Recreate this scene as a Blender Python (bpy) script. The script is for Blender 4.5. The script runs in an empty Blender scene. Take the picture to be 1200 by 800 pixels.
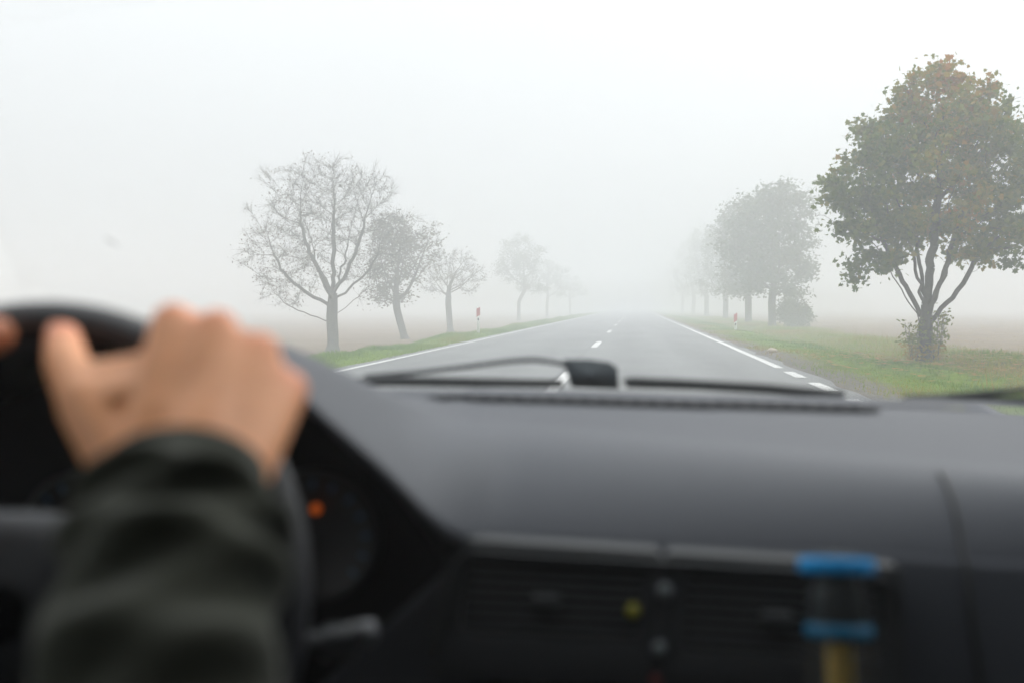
import bpy, bmesh, math, random
import numpy as np
from mathutils import Vector, Matrix

random.seed(7)
rng = np.random.default_rng(11)
C = bpy.context.scene.collection
SC = bpy.context.scene
R = math.radians
PI = math.pi

# ------------------------------------------------------------------ camera, light, exposure
EYE = 1.10                                   # height of the lens above the road
F = 35.0 / 36.0 * 1200                       # focal length in photo pixels
YAW = math.atan(144 / F)
PITCH = math.atan(42 / F)
cam = bpy.data.cameras.new('camera')
cam.lens = 35; cam.sensor_width = 36
cam.clip_start = 0.02; cam.clip_end = 3000
cam.dof.use_dof = True
cam.dof.focus_distance = 34.0
cam.dof.aperture_fstop = 2.6
cam.dof.aperture_blades = 0
camo = bpy.data.objects.new('camera', cam); C.objects.link(camo)
camo.location = (0, 0, EYE)
camo.rotation_euler = (PI / 2 - PITCH, 0, YAW)
SC.camera = camo

SUN_EL, SUN_AZ = R(42), R(25)                # sun hidden by the fog, ahead and to the right
w = bpy.data.worlds.new('World'); SC.world = w; w.use_nodes = True
nt = w.node_tree; N = nt.nodes; L = nt.links
for n in list(N): N.remove(n)
def nn(nodes, t, **kw):
    n = nodes.new(t)
    for k, v in kw.items(): setattr(n, k, v)
    return n
out = nn(N, 'ShaderNodeOutputWorld'); bg = nn(N, 'ShaderNodeBackground')
sky = nn(N, 'ShaderNodeTexSky', sky_type='NISHITA'); sky.sun_disc = False
sky.sun_elevation = SUN_EL; sky.sun_rotation = SUN_AZ; sky.air_density = 1.0; sky.dust_density = 6.0
hs = nn(N, 'ShaderNodeHueSaturation'); hs.inputs['Saturation'].default_value = 0.25
L.new(sky.outputs[0], hs.inputs['Color'])
geo = nn(N, 'ShaderNodeTexCoord'); sep = nn(N, 'ShaderNodeSeparateXYZ'); L.new(geo.outputs['Generated'], sep.inputs[0])
cr = nn(N, 'ShaderNodeValToRGB'); L.new(sep.outputs['Z'], cr.inputs[0])
e = cr.color_ramp.elements                   # overcast: the zenith brighter than the horizon
e[0].position = 0.0; e[0].color = (5.5, 5.65, 5.85, 1)
e[1].position = 1.0; e[1].color = (17.0, 17.3, 17.6, 1)
m = e.new(0.32); m.color = (8.4, 8.6, 8.85, 1)
mix = nn(N, 'ShaderNodeMixRGB'); mix.inputs[0].default_value = 0.12
L.new(cr.outputs[0], mix.inputs[1]); L.new(hs.outputs[0], mix.inputs[2])
L.new(mix.outputs[0], bg.inputs[0]); bg.inputs['Strength'].default_value = 0.10
L.new(bg.outputs[0], out.inputs[0])

sl = bpy.data.lights.new('sun', 'SUN'); sl.energy = 0.5; sl.angle = R(40); sl.color = (1, 0.97, 0.93)
so = bpy.data.objects.new('sun', sl); C.objects.link(so)
sd = Vector((math.sin(SUN_AZ) * math.cos(SUN_EL), math.cos(SUN_AZ) * math.cos(SUN_EL), math.sin(SUN_EL)))
so.rotation_euler = sd.to_track_quat('Z', 'Y').to_euler()
so.location = (0, 0, 30)

SC.view_settings.view_transform = 'Standard'; SC.view_settings.look = 'None'
SC.view_settings.exposure = 0.80; SC.view_settings.gamma = 1.0
SC.view_settings.use_curve_mapping = False
SC.cycles.volume_bounces = 2; SC.cycles.max_bounces = 8
SC.cycles.diffuse_bounces = 3; SC.cycles.glossy_bounces = 3
SC.cycles.transparent_max_bounces = 16
SC.cycles.use_denoising = True
SC.cycles.sample_clamp_indirect = 6

camR = camo.rotation_euler.to_matrix()
def P(px, py, Y):
    """The point at distance Y ahead that the photo shows at (px, py)."""
    d = camR @ Vector(((px - 600) / F, (400 - py) / F, -1.0))
    k = Y / d.y
    return Vector((d.x * k, Y, EYE + d.z * k))

# ------------------------------------------------------------------ helpers
def setp(o, label=None, cat=None, group=None, kind=None):
    if label: o['label'] = label
    if cat: o['category'] = cat
    if group: o['group'] = group
    if kind: o['kind'] = kind
    return o
def empty(name, loc=(0, 0, 0), label=None, cat=None, group=None):
    o = bpy.data.objects.new(name, None); C.objects.link(o); o.location = loc
    return setp(o, label, cat, group)
def link(name, me, mat=None, parent=None, smooth=True, loc=None):
    o = bpy.data.objects.new(name, me); C.objects.link(o)
    if mat is not None:
        for mm in (mat if isinstance(mat, (list, tuple)) else [mat]): me.materials.append(mm)
    if parent is not None: o.parent = parent
    if loc is not None: o.location = loc
    if smooth and len(me.polygons): me.polygons.foreach_set('use_smooth', [True] * len(me.polygons))
    return o
def np_mesh(name, V, Fs, k):
    """V (n,3), Fs (m,k) faces of k corners"""
    me = bpy.data.meshes.new(name)
    V = np.asarray(V, dtype=np.float32); Fs = np.asarray(Fs, dtype=np.int32)
    me.vertices.add(len(V)); me.vertices.foreach_set('co', V.ravel())
    me.loops.add(Fs.size); me.loops.foreach_set('vertex_index', Fs.ravel())
    me.polygons.add(len(Fs)); me.polygons.foreach_set('loop_start', np.arange(0, Fs.size, k, dtype=np.int32))
    try: me.polygons.foreach_set('loop_total', np.full(len(Fs), k, dtype=np.int32))
    except Exception: pass
    me.update(calc_edges=True); me.validate()
    return me
def py_mesh(name, V, Fs):
    me = bpy.data.meshes.new(name); me.from_pydata([tuple(v) for v in V], [], Fs); me.update(); return me
def fix_normals(me):
    bm = bmesh.new(); bm.from_mesh(me); bmesh.ops.recalc_face_normals(bm, faces=bm.faces); bm.to_mesh(me); bm.free()

def grid_mesh(name, rows):
    """rows: list of equal-length lists of points"""
    n, k = len(rows), len(rows[0])
    V = [p for r in rows for p in r]
    Fs = [(i*k+j, i*k+j+1, (i+1)*k+j+1, (i+1)*k+j) for i in range(n-1) for j in range(k-1)]
    return py_mesh(name, V, Fs)

def bm_box(bm, c, s, rot=None):
    M = Matrix.Translation(Vector(c)) @ (rot.to_4x4() if rot else Matrix.Identity(4)) @ Matrix.Diagonal((s[0], s[1], s[2], 1))
    return bmesh.ops.create_cube(bm, size=1.0, matrix=M)
def bm_finish(name, bm, mat, parent=None, bevel=0.0, smooth=False, seg=2):
    me = bpy.data.meshes.new(name)
    if bevel > 0:
        bmesh.ops.bevel(bm, geom=list(bm.edges), offset=bevel, segments=seg, affect='EDGES', profile=0.6, clamp_overlap=True)
    bmesh.ops.recalc_face_normals(bm, faces=bm.faces)
    bm.to_mesh(me); bm.free()
    return link(name, me, mat, parent, smooth=smooth or bevel > 0)
def tube_mesh(name, pts, rads, k=10, caps=True, squash=None):
    pts = [Vector(p) for p in pts]
    rows = []
    prev = None
    for i, p in enumerate(pts):
        t = (pts[min(i+1, len(pts)-1)] - pts[max(i-1, 0)]).normalized()
        if prev is None:
            a = t.orthogonal().normalized()
        else:
            a = (prev - t * prev.dot(t)).normalized()
        prev = a; b = t.cross(a)
        r = rads[i] if hasattr(rads, '__len__') else rads
        rows.append([p + a * math.cos(2*PI*j/k) * r + b * math.sin(2*PI*j/k) * r for j in range(k)])
    V = [p for r_ in rows for p in r_]; n = len(rows)
    Fs = [(i*k+j, i*k+(j+1) % k, (i+1)*k+(j+1) % k, (i+1)*k+j) for i in range(n-1) for j in range(k)]
    if caps:
        Fs.append(tuple(range(k-1, -1, -1))); Fs.append(tuple((n-1)*k+j for j in range(k)))
    me = py_mesh(name, V, Fs); fix_normals(me); return me
def lathe_mesh(name, prof, k=24, M=None):
    """prof: [(r,z)]"""
    V = []
    for r, z in prof:
        for j in range(k):
            v = Vector((r*math.cos(2*PI*j/k), r*math.sin(2*PI*j/k), z)); V.append(M @ v if M else v)
    n = len(prof)
    Fs = [(i*k+j, i*k+(j+1) % k, (i+1)*k+(j+1) % k, (i+1)*k+j) for i in range(n-1) for j in range(k)]
    Fs.append(tuple(range(k-1, -1, -1))); Fs.append(tuple((n-1)*k+j for j in range(k)))
    me = py_mesh(name, V, Fs); fix_normals(me); return me
def torus_mesh(name, RR, r, M, K=96, k=16, a0=0, a1=2*PI):
    V = []; closed = abs(a1-a0-2*PI) < 1e-6
    n = K if closed else K+1
    for i in range(n):
        a = a0 + (a1-a0)*i/K
        for j in range(k):
            b = 2*PI*j/k; q = RR + r*math.cos(b)
            V.append(M @ Vector((q*math.sin(a), -r*1.08*math.sin(b), q*math.cos(a))))
    Fs = [(i*k+j, i*k+(j+1) % k, ((i+1) % n)*k+(j+1) % k, ((i+1) % n)*k+j) for i in range(K) for j in range(k)]
    me = py_mesh(name, V, Fs); fix_normals(me); return me
def prism(name, poly, d, mat, parent=None, bevel=0.0):
    """closed outline (list of Vector) extruded by the vector d"""
    n = len(poly); V = list(poly) + [p + d for p in poly]
    Fs = [tuple(range(n)), tuple(range(2*n-1, n-1, -1))] + [(i, (i+1) % n, n+(i+1) % n, n+i) for i in range(n)]
    me = py_mesh(name, V, Fs); bm = bmesh.new(); bm.from_mesh(me)
    return bm_finish(name, bm, mat, parent, bevel)
def smoothstep(a, b, x):
    t = min(1, max(0, (x-a)/(b-a))); return t*t*(3-2*t)
def interp(x, xs, ys): return float(np.interp(x, xs, ys))

# ------------------------------------------------------------------ materials
def mat_new(name):
    m = bpy.data.materials.new(name); m.use_nodes = True
    b = m.node_tree.nodes['Principled BSDF']; return m, m.node_tree, b
def simple(name, col, rough=0.5, metal=0.0, bump=0.0, bscale=200, var=0.0, vscale=8, spec=0.5, sheen=0.0, emit=None, es=0.0, coord='Object', sss=0.0):
    m, t, b = mat_new(name)
    b.inputs['Base Color'].default_value = (*col, 1); b.inputs['Roughness'].default_value = rough
    b.inputs['Metallic'].default_value = metal; b.inputs['Specular IOR Level'].default_value = spec
    if sheen: b.inputs['Sheen Weight'].default_value = sheen
    if sss:
        b.inputs['Subsurface Weight'].default_value = sss; b.inputs['Subsurface Radius'].default_value = (0.012, 0.005, 0.003)
        b.inputs['Subsurface Scale'].default_value = 1.0
    tc = t.nodes.new('ShaderNodeTexCoord')
    if var:
        n = t.nodes.new('ShaderNodeTexNoise'); n.inputs['Scale'].default_value = vscale; n.inputs['Detail'].default_value = 5
        t.links.new(tc.outputs[coord], n.inputs['Vector'])
        r = t.nodes.new('ShaderNodeValToRGB')
        r.color_ramp.elements[0].position = 0.3; r.color_ramp.elements[1].position = 0.7
        r.color_ramp.elements[0].color = (*[c*(1-var) for c in col], 1); r.color_ramp.elements[1].color = (*[min(1, c*(1+var)) for c in col], 1)
        t.links.new(n.outputs['Fac'], r.inputs[0]); t.links.new(r.outputs[0], b.inputs['Base Color'])
    if bump:
        n2 = t.nodes.new('ShaderNodeTexNoise'); n2.inputs['Scale'].default_value = bscale; n2.inputs['Detail'].default_value = 3
        t.links.new(tc.outputs[coord], n2.inputs['Vector'])
        bp = t.nodes.new('ShaderNodeBump'); bp.inputs['Strength'].default_value = bump; bp.inputs['Distance'].default_value = 0.002
        t.links.new(n2.outputs['Fac'], bp.inputs['Height']); t.links.new(bp.outputs[0], b.inputs['Normal'])
    if emit: b.inputs['Emission Color'].default_value = (*emit, 1); b.inputs['Emission Strength'].default_value = es
    return m
DASH = simple('dash_plastic', (0.037, 0.042, 0.055), 0.6, bump=0.5, bscale=700, var=0.06, vscale=3, spec=0.5)
TRIM = simple('dark_trim', (0.020, 0.023, 0.026), 0.5, spec=0.5, bump=0.3, bscale=500, var=0.1)
BLACK = simple('black_plastic', (0.010, 0.011, 0.013), 0.55)
RECESS = simple('recess_black', (0.004, 0.004, 0.005), 0.9, spec=0.1)
RIMM = simple('wheel_leather', (0.020, 0.021, 0.026), 0.48, bump=0.4, bscale=600)
RUBBER = simple('wiper_rubber', (0.012, 0.014, 0.015), 0.5)
WMETAL = simple('wiper_black_paint', (0.016, 0.026, 0.030), 0.4)
SILVER = simple('satin_silver', (0.42, 0.44, 0.46), 0.35, metal=0.6)
PAINT = simple('car_paint', (0.03, 0.05, 0.09), 0.3, spec=0.6)
HEADL = simple('headliner', (0.13, 0.13, 0.13), 0.95, bump=0.2)
SEATF = simple('seat_fabric', (0.03, 0.03, 0.034), 0.95, bump=0.6, bscale=300)
SKIN = simple('skin', (0.90, 0.39, 0.17), 0.5, bump=0.3, bscale=120, var=0.08, vscale=30, sss=0.12)
_t = SKIN.node_tree; _b = _t.nodes['Principled BSDF']; _s = _b.inputs['Base Color'].links[0].from_socket
_a = _t.nodes.new('ShaderNodeAttribute'); _a.attribute_name = 'red'; _m = _t.nodes.new('ShaderNodeMixRGB'); _m.inputs[2].default_value = (0.88, 0.23, 0.12, 1)
_t.links.new(_a.outputs['Fac'], _m.inputs[0]); _t.links.new(_s, _m.inputs[1]); _t.links.new(_m.outputs[0], _b.inputs['Base Color'])
NAIL = simple('nail', (0.90, 0.42, 0.28), 0.5, spec=0.2)
JACKET = simple('jacket_cloth', (0.026, 0.030, 0.017), 0.95, bump=0.5, bscale=400, var=0.15, vscale=10, sheen=0.15)
TROUS = simple('trouser_cloth', (0.03, 0.035, 0.05), 0.95, bump=0.5, bscale=400)
HAIR = simple('hair', (0.03, 0.018, 0.01), 0.6, bump=0.8, bscale=90)
ORANGE = simple('orange_light', (0.9, 0.2, 0.02), 0.5, emit=(1.0, 0.17, 0.01), es=0.15)
BLUELT = simple('dial_mark', (0.04, 0.08, 0.12), 0.5, emit=(0.1, 0.25, 0.42), es=0.015)
YELLOWM = simple('yellow_mark', (0.30, 0.28, 0.02), 0.5)
BLUECAP = simple('blue_cap', (0.0, 0.26, 0.62), 0.6, spec=0.2)
YCORE = simple('yellow_core', (0.95, 0.62, 0.10), 0.5)
WHITEP = simple('white_post', (0.75, 0.75, 0.73), 0.5, var=0.06)
REDR = simple('red_reflector', (0.48, 0.06, 0.045), 0.5)
STONEM = simple('pale_stone', (0.5, 0.42, 0.32), 0.8, var=0.3)
TYREM = simple('tyre_rubber', (0.02, 0.02, 0.02), 0.8)

def glass_mat(name, tint, refl=1.0, rough=0.0):
    m, t, b = mat_new(name); t.nodes.remove(b)
    o = t.nodes['Material Output']
    tr = t.nodes.new('ShaderNodeBsdfTransparent'); tr.inputs[0].default_value = (*tint, 1)
    gl = t.nodes.new('ShaderNodeBsdfGlossy'); gl.inputs['Roughness'].default_value = rough
    fr = t.nodes.new('ShaderNodeFresnel'); fr.inputs['IOR'].default_value = 1.4
    mu = t.nodes.new('ShaderNodeMath'); mu.operation = 'MULTIPLY'; mu.inputs[1].default_value = refl
    mx = t.nodes.new('ShaderNodeMixShader')
    t.links.new(fr.outputs[0], mu.inputs[0]); t.links.new(mu.outputs[0], mx.inputs[0])
    t.links.new(tr.outputs[0], mx.inputs[1]); t.links.new(gl.outputs[0], mx.inputs[2]); t.links.new(mx.outputs[0], o.inputs[0])
    return m
WINDS = glass_mat('windshield_glass', (0.95, 0.97, 0.965), 0.22)
SIDEG = glass_mat('dimming_glass', (0.05, 0.055, 0.055), 0.8)  # dark tint added to keep side and rear light off the dash
CLEARG = glass_mat('side_glass', (0.80, 0.83, 0.82), 0.8)
CLEARP = glass_mat('clear_plastic', (0.88, 0.90, 0.91), 1.6, 0.15)
_t = CLEARP.node_tree; _o = _t.nodes['Material Output']; _d = _t.nodes.new('ShaderNodeBsdfDiffuse'); _d.inputs[0].default_value = (0.30, 0.31, 0.31, 1)
_m = _t.nodes.new('ShaderNodeMixShader'); _m.inputs[0].default_value = 0.05
_t.links.new(_o.inputs[0].links[0].from_socket, _m.inputs[1]); _t.links.new(_d.outputs[0], _m.inputs[2]); _t.links.new(_m.outputs[0], _o.inputs[0])

def asphalt():
    m, t, b = mat_new('asphalt')
    tc = t.nodes.new('ShaderNodeTexCoord')
    def noise(scale, det, vec=None, rough=0.6):
        n = t.nodes.new('ShaderNodeTexNoise'); n.inputs['Scale'].default_value = scale; n.inputs['Detail'].default_value = det
        n.inputs['Roughness'].default_value = rough
        t.links.new(vec or tc.outputs['Object'], n.inputs['Vector']); return n
    mp = t.nodes.new('ShaderNodeMapping'); mp.inputs['Scale'].default_value = (1.4, 0.03, 1)
    t.links.new(tc.outputs['Object'], mp.inputs['Vector'])
    streak = noise(1.0, 4, mp.outputs[0]); big = noise(0.35, 5); fine = noise(60, 2)
    mp2 = t.nodes.new('ShaderNodeMapping'); mp2.inputs['Scale'].default_value = (0.5, 0.12, 1)
    t.links.new(tc.outputs['Object'], mp2.inputs['Vector']); patch = noise(1.0, 3, mp2.outputs[0])
    a = t.nodes.new('ShaderNodeMath'); a.operation = 'MULTIPLY_ADD'; a.inputs[1].default_value = 0.5
    t.links.new(streak.outputs['Fac'], a.inputs[0])
    h = t.nodes.new('ShaderNodeMath'); h.operation = 'MULTIPLY'; h.inputs[1].default_value = 0.25; t.links.new(big.outputs['Fac'], h.inputs[0])
    t.links.new(h.outputs[0], a.inputs[2])
    a2 = t.nodes.new('ShaderNodeMath'); a2.operation = 'MULTIPLY_ADD'; a2.inputs[1].default_value = 0.25
    t.links.new(patch.outputs['Fac'], a2.inputs[0]); t.links.new(a.outputs[0], a2.inputs[2])
    r = t.nodes.new('ShaderNodeValToRGB'); t.links.new(a2.outputs[0], r.inputs[0])
    r.color_ramp.elements[0].position = 0.38; r.color_ramp.elements[0].color = (0.085, 0.090, 0.088, 1)
    r.color_ramp.elements[1].position = 0.62; r.color_ramp.elements[1].color = (0.16, 0.168, 0.162, 1)
    mx = t.nodes.new('ShaderNodeMixRGB'); mx.blend_type = 'MULTIPLY'; mx.inputs[0].default_value = 0.5
    r2 = t.nodes.new('ShaderNodeValToRGB'); r2.color_ramp.elements[0].color = (0.5, 0.5, 0.5, 1); r2.color_ramp.elements[0].position = 0.35
    r2.color_ramp.elements[1].position = 0.65
    t.links.new(fine.outputs['Fac'], r2.inputs[0]); t.links.new(r.outputs[0], mx.inputs[1]); t.links.new(r2.outputs[0], mx.inputs[2])
    sx = t.nodes.new('ShaderNodeSeparateXYZ'); t.links.new(tc.outputs['Object'], sx.inputs[0])
    tm = t.nodes.new('ShaderNodeMapRange'); tm.inputs['From Min'].default_value = -5; tm.inputs['From Max'].default_value = 3; t.links.new(sx.outputs['X'], tm.inputs['Value'])
    tr_ = t.nodes.new('ShaderNodeValToRGB'); t.links.new(tm.outputs[0], tr_.inputs[0]); el = tr_.color_ramp.elements; tr_.color_ramp.interpolation = 'EASE'
    el[0].position = 0; el[0].color = (1, 1, 1, 1); el[1].position = 1; el[1].color = (0.9, 0.9, 0.9, 1)
    for xx, vv in ((-4.1, 0.84), (-3.2, 1.08), (-2.3, 0.86), (-1.6, 1.0), (-1.0, 1.05), (-0.2, 0.82), (0.65, 1.08), (1.5, 0.82), (2.1, 1.0)):
        q_ = el.new((xx+5)/8); q_.color = (vv, vv, vv, 1)
    mt = t.nodes.new('ShaderNodeMixRGB'); mt.blend_type = 'MULTIPLY'; mt.inputs[0].default_value = 1.0
    t.links.new(mx.outputs[0], mt.inputs[1]); t.links.new(tr_.outputs[0], mt.inputs[2]); t.links.new(mt.outputs[0], b.inputs['Base Color'])
    rr = t.nodes.new('ShaderNodeMapRange'); rr.inputs['To Min'].default_value = 0.30; rr.inputs['To Max'].default_value = 0.62
    t.links.new(patch.outputs['Fac'], rr.inputs['Value']); t.links.new(rr.outputs[0], b.inputs['Roughness'])
    bp = t.nodes.new('ShaderNodeBump'); bp.inputs['Strength'].default_value = 0.4; bp.inputs['Distance'].default_value = 0.004
    t.links.new(fine.outputs['Fac'], bp.inputs['Height']); t.links.new(bp.outputs[0], b.inputs['Normal'])
    return m
ASPH = asphalt()
def worn_paint():
    m, t, b = mat_new('road_paint')
    tc = t.nodes.new('ShaderNodeTexCoord'); n = t.nodes.new('ShaderNodeTexNoise'); n.inputs['Scale'].default_value = 9; n.inputs['Detail'].default_value = 8
    n.inputs['Roughness'].default_value = 0.75
    t.links.new(tc.outputs['Object'], n.inputs['Vector'])
    r = t.nodes.new('ShaderNodeValToRGB'); t.links.new(n.outputs['Fac'], r.inputs[0])
    r.color_ramp.elements[0].position = 0.30; r.color_ramp.elements[0].color = (0.25, 0.25, 0.24, 1)
    r.color_ramp.elements[1].position = 0.45; r.color_ramp.elements[1].color = (0.66, 0.66, 0.64, 1)
    t.links.new(r.outputs[0], b.inputs['Base Color']); b.inputs['Roughness'].default_value = 0.6
    return m
RPAINT = worn_paint()
TAR = simple('tar_seam', (0.022, 0.023, 0.023), 0.4, var=0.3, vscale=20)

def ground_mat():
    m, t, b = mat_new('ground_soil_and_grass')
    tc = t.nodes.new('ShaderNodeTexCoord')
    at = t.nodes.new('ShaderNodeAttribute'); at.attribute_name = 'zone'      # r gravel, g grass, b rough grass
    sp = t.nodes.new('ShaderNodeSeparateColor'); t.links.new(at.outputs['Color'], sp.inputs[0])
    def noise(scale, det=6):
        n = t.nodes.new('ShaderNodeTexNoise'); n.inputs['Scale'].default_value = scale; n.inputs['Detail'].default_value = det
        n.inputs['Roughness'].default_value = 0.65
        t.links.new(tc.outputs['Object'], n.inputs['Vector']); return n
    def ramp(n, c0, c1, p0=0.35, p1=0.65):
        r = t.nodes.new('ShaderNodeValToRGB'); r.color_ramp.elements[0].position = p0; r.color_ramp.elements[1].position = p1
        r.color_ramp.elements[0].color = (*c0, 1); r.color_ramp.elements[1].color = (*c1, 1); t.links.new(n.outputs['Fac'], r.inputs[0]); return r
    n1 = noise(0.7); n2 = noise(3.0); n3 = noise(14)
    field = ramp(n2, (0.13, 0.085, 0.05), (0.25, 0.17, 0.105))
    gravel = ramp(n3, (0.085, 0.08, 0.068), (0.20, 0.185, 0.155))
    grass = ramp(n2, (0.08, 0.15, 0.004), (0.17, 0.26, 0.010))
    rough = ramp(n1, (0.085, 0.12, 0.008), (0.22, 0.17, 0.035))
    def mix(f, a, c):
        x = t.nodes.new('ShaderNodeMixRGB'); t.links.new(f, x.inputs[0]); t.links.new(a.outputs[0], x.inputs[1]); t.links.new(c.outputs[0], x.inputs[2]); return x
    x = mix(sp.outputs[2], field, rough); x = mix(sp.outputs[1], x, grass); x = mix(sp.outputs[0], x, gravel)
    t.links.new(x.outputs[0], b.inputs['Base Color']); b.inputs['Roughness'].default_value = 0.95
    b.inputs['Specular IOR Level'].default_value = 0.1
    bp = t.nodes.new('ShaderNodeBump'); bp.inputs['Strength'].default_value = 0.7; bp.inputs['Distance'].default_value = 0.05
    t.links.new(n3.outputs['Fac'], bp.inputs['Height']); t.links.new(bp.outputs[0], b.inputs['Normal'])
    return m
GROUND = ground_mat()
def tone_mat(name, stops, transl=0.35, rough=0.6):
    """colour by the per-face attribute 'tone'"""
    m, t, b = mat_new(name); o = t.nodes['Material Output']
    at = t.nodes.new('ShaderNodeAttribute'); at.attribute_name = 'tone'
    r = t.nodes.new('ShaderNodeValToRGB'); t.links.new(at.outputs['Fac'], r.inputs[0])
    el = r.color_ramp.elements; el[0].position = stops[0][0]; el[0].color = (*stops[0][1], 1)
    el[1].position = stops[-1][0]; el[1].color = (*stops[-1][1], 1)
    for p, c in stops[1:-1]:
        q = el.new(p); q.color = (*c, 1)
    t.links.new(r.outputs[0], b.inputs['Base Color']); b.inputs['Roughness'].default_value = rough
    b.inputs['Specular IOR Level'].default_value = 0.25
    tr = t.nodes.new('ShaderNodeBsdfTranslucent'); t.links.new(r.outputs[0], tr.inputs[0])
    mx = t.nodes.new('ShaderNodeMixShader'); mx.inputs[0].default_value = transl
    t.links.new(b.outputs[0], mx.inputs[1]); t.links.new(tr.outputs[0], mx.inputs[2]); t.links.new(mx.outputs[0], o.inputs[0])
    return m
LEAF_AUT = tone_mat('autumn_maple_leaf', [(0, (0.050, 0.115, 0.002)), (0.4, (0.13, 0.175, 0.002)), (0.65, (0.25, 0.21, 0.004)), (0.85, (0.36, 0.19, 0.006)), (1.0, (0.42, 0.15, 0.01))], 0.45)
LEAF_GRN = tone_mat('green_leaf', [(0, (0.050, 0.090, 0.030)), (0.6, (0.085, 0.115, 0.035)), (1.0, (0.15, 0.13, 0.045))])
LEAF_BRN = tone_mat('withered_leaf', [(0, (0.075, 0.060, 0.035)), (0.5, (0.12, 0.085, 0.045)), (1.0, (0.16, 0.10, 0.055))])
LEAF_OLV = tone_mat('olive_leaf', [(0, (0.07, 0.075, 0.035)), (0.5, (0.11, 0.095, 0.045)), (1.0, (0.12, 0.09, 0.045))])
GRASSM = tone_mat('grass_blade', [(0, (0.08, 0.18, 0.0)), (0.45, (0.18, 0.29, 0.004)), (0.7, (0.27, 0.28, 0.012)), (1.0, (0.36, 0.23, 0.07))], 0.3)
BARK = simple('bark', (0.060, 0.052, 0.043), 0.95, bump=1.0, bscale=25, var=0.35, vscale=6)
BARKG = simple('mossy_bark', (0.080, 0.078, 0.058), 0.95, bump=1.0, bscale=25, var=0.35, vscale=6)

# ------------------------------------------------------------------ the ground and the road
GX = [-320, -200, -120, -70, -45, -30, -22, -17, -14, -12, -10.5, -9.4, -8.6, -8.0, -7.5, -7.1, -6.8, -6.5, -6.2, -5.9, -5.6, -5.35, -5.1, -4.9, -3, 0,
      2.0, 2.45, 2.7, 2.9, 3.1, 3.3, 3.5, 3.7, 3.9, 4.1, 4.3, 4.6, 4.9, 5.2, 5.5, 5.8, 6.1, 6.4, 6.7, 7.0, 7.3, 7.7, 8.1, 8.6, 9.2, 10, 11, 12.5, 15, 19, 25, 35, 55, 90, 150, 230, 320]
def ground_z(x, y):
    if x < -4: b = interp(x, [-30, -10, -8.4, -7.2, -6.6, -5.9, -5.3, -4.0], [-0.62, -0.58, -0.48, -0.16, -0.02, 0.02, -0.005, -0.03])
    else: b = interp(x, [2.0, 2.75, 3.4, 4.2, 5.0, 5.6, 6.3, 7.2, 8.5, 10, 30], [-0.03, -0.012, -0.01, 0.0, -0.12, -0.26, -0.20, -0.13, -0.17, -0.26, -0.32])
    a = 0.0 if -5.2 < x < 3.3 else min(1, min(abs(x+5.2), abs(x-3.3)) / 1.5)
    b += a * 0.045 * (math.sin(x*1.9 + y*0.6) + math.sin(x*0.8 - y*0.37 + 1.3) + 0.6*math.sin(x*3.1+y*1.7)) * (1 if abs(x) < 20 else 0.5)
    b += 0.12 * math.exp(-((x-7.1)/0.8)**2 - ((y-41)/4.0)**2) + 0.14 * math.exp(-((x-6.7)/0.7)**2 - ((y-31)/2.5)**2) + 0.36 * math.exp(-((x-6.3)/1.5)**2 - ((y-19.8)/4.5)**2)
    return b
ys = [-40, -20, -8] + list(np.arange(0, 60, 0.6)) + list(np.arange(60, 120, 2)) + [130, 150, 180, 220, 280, 360, 460]
rows = [[(x, y, ground_z(x, y)) for x in GX] for y in ys]
gm = grid_mesh('ground', rows)
ca = gm.color_attributes.new('zone', 'FLOAT_COLOR', 'POINT')
buf = []
for v in gm.vertices:
    x, y = v.co.x, v.co.y
    n = 0.25*math.sin(y*0.9) + 0.2*math.sin(y*2.3+1) + 0.1*math.sin(y*5.1)
    wear = 0.1 if y < 24 else 0.1                                   # the bare shoulder widens near the car
    gr = smoothstep(2.6, 2.8, x) * (1-smoothstep(3.1+wear+n*0.3, 3.6+wear+n*0.3, x)) * (0.95 if y < 30 else 0.5)
    g = smoothstep(3.0, 3.9, x) * (1-smoothstep(4.9+n*.5, 6.0+n, x)) + smoothstep(-7.6, -6.9, x) * (1-smoothstep(-5.2, -5.05, x))
    ro = smoothstep(4.5, 5.5, x) * (1-smoothstep(8.3+n*2, 9.6+n*2, x)) + smoothstep(-8.6, -7.6, x)*(1-smoothstep(-5.2, -5, x))
    buf += [gr, min(1, g), min(1, ro), 1]
ca.data.foreach_set('color', buf)
setp(link('ground', gm, GROUND), kind='structure')

def sheet(name, x0, x1, y0, y1, z, mat, parent=None, dy=4.0, kind=None, wob=0.0):
    n = max(1, int((y1-y0)/dy)); rows = []
    for i in range(n+1):
        y = y0 + (y1-y0)*i/n; o = wob*(math.sin(y*0.7)+math.sin(y*0.23+1))
        rows.append([(x0+o, y, z), (x1+o, y, z)])
    o = link(name, grid_mesh(name, rows), mat, parent, smooth=False)
    if kind: o['kind'] = kind
    return o
road = empty('road'); road['kind'] = 'structure'
rd = []
for y in list(np.arange(-40, 60, 1.0)) + list(np.arange(60, 460, 10)):
    jl = 0.05*math.sin(y*1.7) + 0.04*math.sin(y*3.3); jr = 0.05*math.sin(y*1.3) + 0.05*math.sin(y*2.9+1)
    rd.append([(-5.22+jl, y, 0.004), (-4.9, y, 0.006), (-1.06, y, 0.010), (2.4, y, 0.006), (2.80+jr, y, 0.004)])
link('asphalt_surface', grid_mesh('asphalt_surface', rd), ASPH, road, smooth=False)
sheet('tar_seam', -1.21, -1.13, -40, 300, 0.0125, TAR, road, dy=0.8, wob=0.012)
sheet('edge_line', -4.95, -4.84, -40, 400, 0.0115, RPAINT, road, dy=1.5, wob=0.006)
sheet('edge_line', 2.45, 2.60, 17.9, 400, 0.0115, RPAINT, road, dy=1.5, wob=0.006)
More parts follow.
